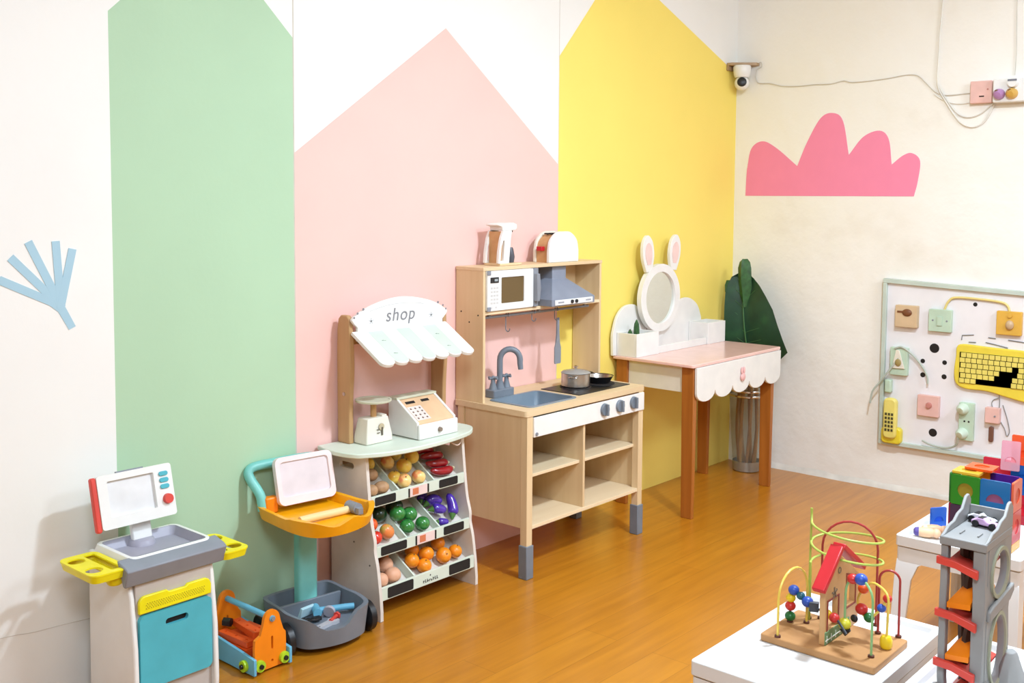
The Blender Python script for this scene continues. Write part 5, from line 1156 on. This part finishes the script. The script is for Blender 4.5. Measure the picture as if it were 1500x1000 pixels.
mb = MB(); mb.ball((FX_-.036, -.874, .598), .014, (.4, 1, 1.2)); part('plug_mark', mb, plain('olive_mark', '#a8935a', .5), p_)
mb = MB(); mb.tube(spline([(FX_-.03, -.855, .66), (FX_-.03, -.89, .668), (FX_-.02, -.94, .630), (FX_-.02, -.98, .585), (FX_-.02, -1.000, .545), (FX_-.02, -1.003, .515)], 6), .0045, 8); part('cable', mb, plain('grey_mint_cable', '#b8c2b6', .5), BB)
mb = MB(); mb.tube(spline([(FX_-.03, -.875, .62), (FX_-.04, -.83, .55), (FX_-.04, -.795, .50), (FX_-.045, -.765, .455), (FX_-.045, -.755, .40)], 6), .0042, 8); part('cable', mb, plain('grey_mint_cable', '#b8c2b6', .5), BB)
mb = MB(); mb.box(FX_-.03, FX_, -.842, -.812, .455, .515); part('inline_switch', mb, SW_MINT, BB, bev=.006)
# yellow phone
mb = MB(); mb.prism(rrect(-.895, -.805, .225, .300, .018), 'x', FX_-.035, FX_); ph = part('phone_cradle', mb, plain('phone_yellow', '#f1dc3c', .4), BB, 'yellow phone cradle', bev=.006)
mb = MB(); mb.prism(rrect(-.878, -.818, .25, .435, .022), 'x', FX_-.052, FX_-.02); rc_ = part('handset', mb, plain('phone_pale_yellow', '#efe07a', .4), ph, 'yellow telephone handset', bev=.008)
for i in range(5):
    for j in range(3): mb = MB(); mb.box(FX_-.0545, FX_-.0522, -.866+j*.014, -.857+j*.014, .285+i*.018, .296+i*.018); o = mb.link('phone_key', plain('phone_key_dark', '#4b4a2c', .5), ORG[ph]); o.parent = ph
# plug strip with two plugs
p_ = plt(-1.172, .370, .062, SW_MINT, 'socket_strip', 'mint socket strip with two plugs', .022, .165)
for zz in (.425, .318):
    mb = MB(); mb.tube([(FX_-.020, -1.160, zz), (FX_-.045, -1.158, zz), (FX_-.055, -1.156, zz-.004)], [.025, .022, .014], 16); part('plug', mb, plain('pale_mint_plug', '#d5e8d6', .4), p_)
for q in (-1.166, -1.184): mb = MB(); mb.cyl((FX_-.022, q, .372), (FX_-.023, q, .372), .004, n=10); part('socket_pin_hole', mb, DARK, p_)
mb = MB(); mb.tube(spline([(FX_-.045, -1.150, .30), (FX_-.03, -1.135, .262), (FX_-.02, -1.09, .242), (FX_-.02, -1.03, .245), (FX_-.03, -.99, .262)], 6), .0045, 8); part('cable', mb, plain('grey_mint_cable', '#b8c2b6', .5), BB)
# keyboard
KY = plain('keyboard_yellow', '#f3dc4a', .4); KK = plain('key_pale_yellow', '#f0e070', .45)
ko = [(p.x, p.y) for p in spline([(-1.118, .655, 0), (-1.120, .690, 0), (-1.145, .706, 0), (-1.25, .703, 0), (-1.40, .700, 0), (-1.55, .695, 0), (-1.585, .68, 0), (-1.585, .52, 0), (-1.54, .494, 0), (-1.42, .484, 0), (-1.34, .495, 0), (-1.25, .512, 0), (-1.16, .513, 0), (-1.120, .535, 0), (-1.112, .59, 0)], 5, True)]
mb = MB(); mb.prism(ko, 'x', FX_-.018, FX_); kb = part('keyboard', mb, KY, BB, 'yellow keyboard with missing keys', bev=.005)
mb = MB(); mb.prism(rrect(-1.56, -1.135, .538, .672, .004), 'x', FX_-.0195, FX_-.017); wl = part('key_well', mb, plain('key_gap_dark', '#3a3512', .6), kb)
mb = MB(); mb.box(FX_-.0195, FX_-.0188, -1.56, -1.135, .538, .672)
rn = random.Random(4); y = 0
for r_ in range(6):
    zz = .540+r_*.0222; n_ = 0
    for c_ in range(18):
        ya = -1.138-c_*.0235-(r_ % 2)*.004
        if ya-.021 < -1.558: continue
        if (r_ == 0 and 3 <= c_ <= 8) or (r_ == 1 and c_ in (6, 7, 8, 12, 13, 14)) or (r_ == 2 and c_ in (7, 8, 9, 13, 14)) or (r_ == 3 and c_ in (9, 12, 13, 14)) or (r_ == 4 and c_ in (13, 14)): continue
        mb.mi = 1; mb.box(FX_-.025, FX_-.019, ya-.0205, ya, zz, zz+.0192)
part('keys', mb, [plain('key_gap_dark', '#3a3512', .6), KK], kb, 'pale yellow keys', bev=.0012)
mb = MB(); mb.tube(spline([(FX_-.01, -1.30, .505), (FX_-.006, -1.302, .47), (FX_-.004, -1.30, .42), (FX_-.004, -1.30, .385)], 5), .002, 6); mb.tube(spline([(FX_-.008, -1.300, .49), (FX_-.004, -1.275, .475), (FX_-.004, -1.272, .45), (FX_-.004, -1.30, .40), (FX_-.004, -1.325, .36), (FX_-.004, -1.335, .33), (FX_-.004, -1.345, .35), (FX_-.004, -1.335, .40), (FX_-.004, -1.315, .46)], 6), .0018, 6); part('thin_cord', mb, plain('grey_cord', '#8f8d8a', .6), BB)
for P in ([(-1.135, .722), (-1.137, .742), (-1.185, .748)], [(-1.245, .742), (-1.275, .740)], [(-1.165, .715), (-1.195, .716)], [(-1.235, .720), (-1.275, .714), (-1.325, .705)], [(-1.325, .738), (-1.375, .735), (-1.42, .73)]):
    mb = MB(); mb.tube([(FX_-.002, a, b_) for a, b_ in P], .0022, 6); part('wire_staple', mb, plain('staple_grey', '#8d8f92', .5, .5), BB)

# ================================================================ WALL FITTINGS
SH = thing('corner_shelf', 'small brown wooden corner shelf that carries the security camera', 'shelf', (-.06, -.06, 1.975))
mb = MB(); mb.prism([(-.002, -.002), (-.105, -.002), (-.105, -.03), (-.03, -.125), (-.002, -.125)], 'z', 1.978, 1.992); part('board', mb, wood('shelf_brown', '#b79a78', '#a48765', 'x'), SH, bev=.002)
mb = MB(); mb.box(-.105, -.002, -.012, -.002, 1.955, 1.978); part('support', mb, wood('shelf_brown2', '#b79a78', '#a48765', 'x'), SH)
CC = thing('security_camera', 'white dome security camera with black lens hanging under the corner shelf', 'camera', (-.060, -.062, 1.90)); c = (-.060, -.062, 0)
mb = MB(); mb.lathe([(.040, 1.9775), (.044, 1.970), (.040, 1.932), (.034, 1.920)], c, 28); part('base', mb, WHITE, CC)
mb = MB(); mb.ball((c[0], c[1], 1.893), .036); hd2 = part('head', mb, WHITE, CC)
dvec = Vector((-.86, -.48, .12)).normalized(); p0 = Vector((c[0], c[1], 1.893))
mb = MB(); mb.tube([p0+dvec*.024, p0+dvec*.034, p0+dvec*.0372], [.024, .0215, .016], 24); part('lens', mb, BLACK, hd2, 'black lens')
WIRE = plain('thin_wall_wire', '#d8d4cb', .6); CORD = plain('off_white_cable', '#eeebe3', .5); CORD2 = plain('ivory_cable', '#e3dfd5', .5)
def wallwire(P, r, mt, label, name='wall_cable', grp='cables on the right wall', n=6):
    mb = MB(); mb.tube(spline([(-.004-r+(p[2] if len(p) > 2 else 0), p[0], p[1]) for p in P], n), r*.82, 7); return solo(name, mb, mt, label, 'cable', (-.004, P[0][0], P[0][1]), grp)
wallwire([(-.115, 1.985), (-.135, 1.995), (-.140, 1.972), (-.118, 1.962), (-.108, 1.93), (-.115, 1.905), (-.13, 1.893), (-.19, 1.888), (-.25, 1.872), (-.337, 1.866), (-.42, 1.868), (-.50, 1.866), (-.56, 1.876), (-.60, 1.866), (-.70, 1.868), (-.78, 1.874), (-.85, 1.882), (-.90, 1.876), (-.935, 1.845), (-.98, 1.80), (-1.03, 1.782), (-1.13, 1.785)], .0024, WIRE, 'thin grey wire from the security camera along the wall to the pink box', n=4)
wallwire([(-1.012, 2.74), (-1.005, 2.4), (-1.000, 2.19), (-.992, 2.05), (-.990, 1.95), (-.988, 1.85), (-1.00, 1.80), (-1.03, 1.75), (-1.065, 1.695), (-1.10, 1.655), (-1.145, 1.640), (-1.185, 1.655), (-1.21, 1.69), (-1.228, 1.73)], .0040, CORD, 'off white cable falling from above in the widest loop under the pink box')
wallwire([(-.99, 1.835), (-1.01, 1.795), (-1.045, 1.74), (-1.085, 1.695), (-1.13, 1.682), (-1.175, 1.695), (-1.205, 1.72), (-1.225, 1.737)], .0032, CORD2, 'ivory cable making the middle loop under the pink box')
wallwire([(-.975, 1.79), (-1.01, 1.765), (-1.06, 1.745), (-1.11, 1.742), (-1.16, 1.752), (-1.215, 1.755)], .0022, CORD, 'thin off white cable running flattest below the pink box')
wallwire([(-1.300, 2.74), (-1.302, 2.3), (-1.304, 2.1), (-1.308, 1.95), (-1.306, 1.850)], .0024, WIRE, 'thin straight wire dropping to the white socket box')
for yy, zz in ((-1.314, 1.905), (-1.322, 1.892)):
    pass
PB = thing('pink_junction_box', 'square pink junction box on the right wall left of the white socket box', 'junction box', (-.015, -1.178, 1.785))
mb = MB(); mb.prism(rrect(-1.222, -1.134, 1.738, 1.832, .004), 'x', -.028, -.0005); part('cover', mb, PINKPART, PB, bev=.003)
mb = MB(); mb.box(-.0292, -.028, -1.192, -1.172, 1.764, 1.769); part('slot', mb, DARK, PB)
mb = MB(); mb.cyl((-.028, -1.206, 1.795), (-.0292, -1.206, 1.795), .004, n=10); part('indicator', mb, plain('dusty_pink', '#c9867c', .5), PB)
SB = thing('white_socket_box', 'white wall socket box with two plugs at the right edge of the photo', 'socket', (-.03, -1.31, 1.78))
mb = MB(); mb.prism(rrect(-1.39, -1.234, 1.735, 1.832, .005), 'x', -.055, -.0005); part('box', mb, WHITE, SB, bev=.004)
for y, z_, mt, lb in ((-1.262, 1.768, plain('lilac_plug', '#b487b8', .4), 'lilac plug'), (-1.312, 1.768, plain('amber_plug', '#d8ab52', .4), 'amber plug')):
    mb = MB(); mb.tube([(-.055, y, z_), (-.075, y, z_), (-.085, y, z_-.004)], [.023, .021, .012], 18); q = part('plug', mb, mt, SB, lb)
    mb = MB(); mb.ball((-.078, y+.004, z_+.012), .009, (.8, 1, .7)); part('plug_pin', mb, plain('brown_pin', '#7a5636', .5), q)
mb = MB(); mb.tube([(-.055, -1.315, 1.812), (-.075, -1.315, 1.812)], [.022, .018], 18); q = part('adapter', mb, WHITE, SB)
mb = MB(); mb.box(-.077, -.070, -1.332, -1.298, 1.818, 1.826); part('adapter_top', mb, plain('cool_grey', '#7c7f8a', .5), q)
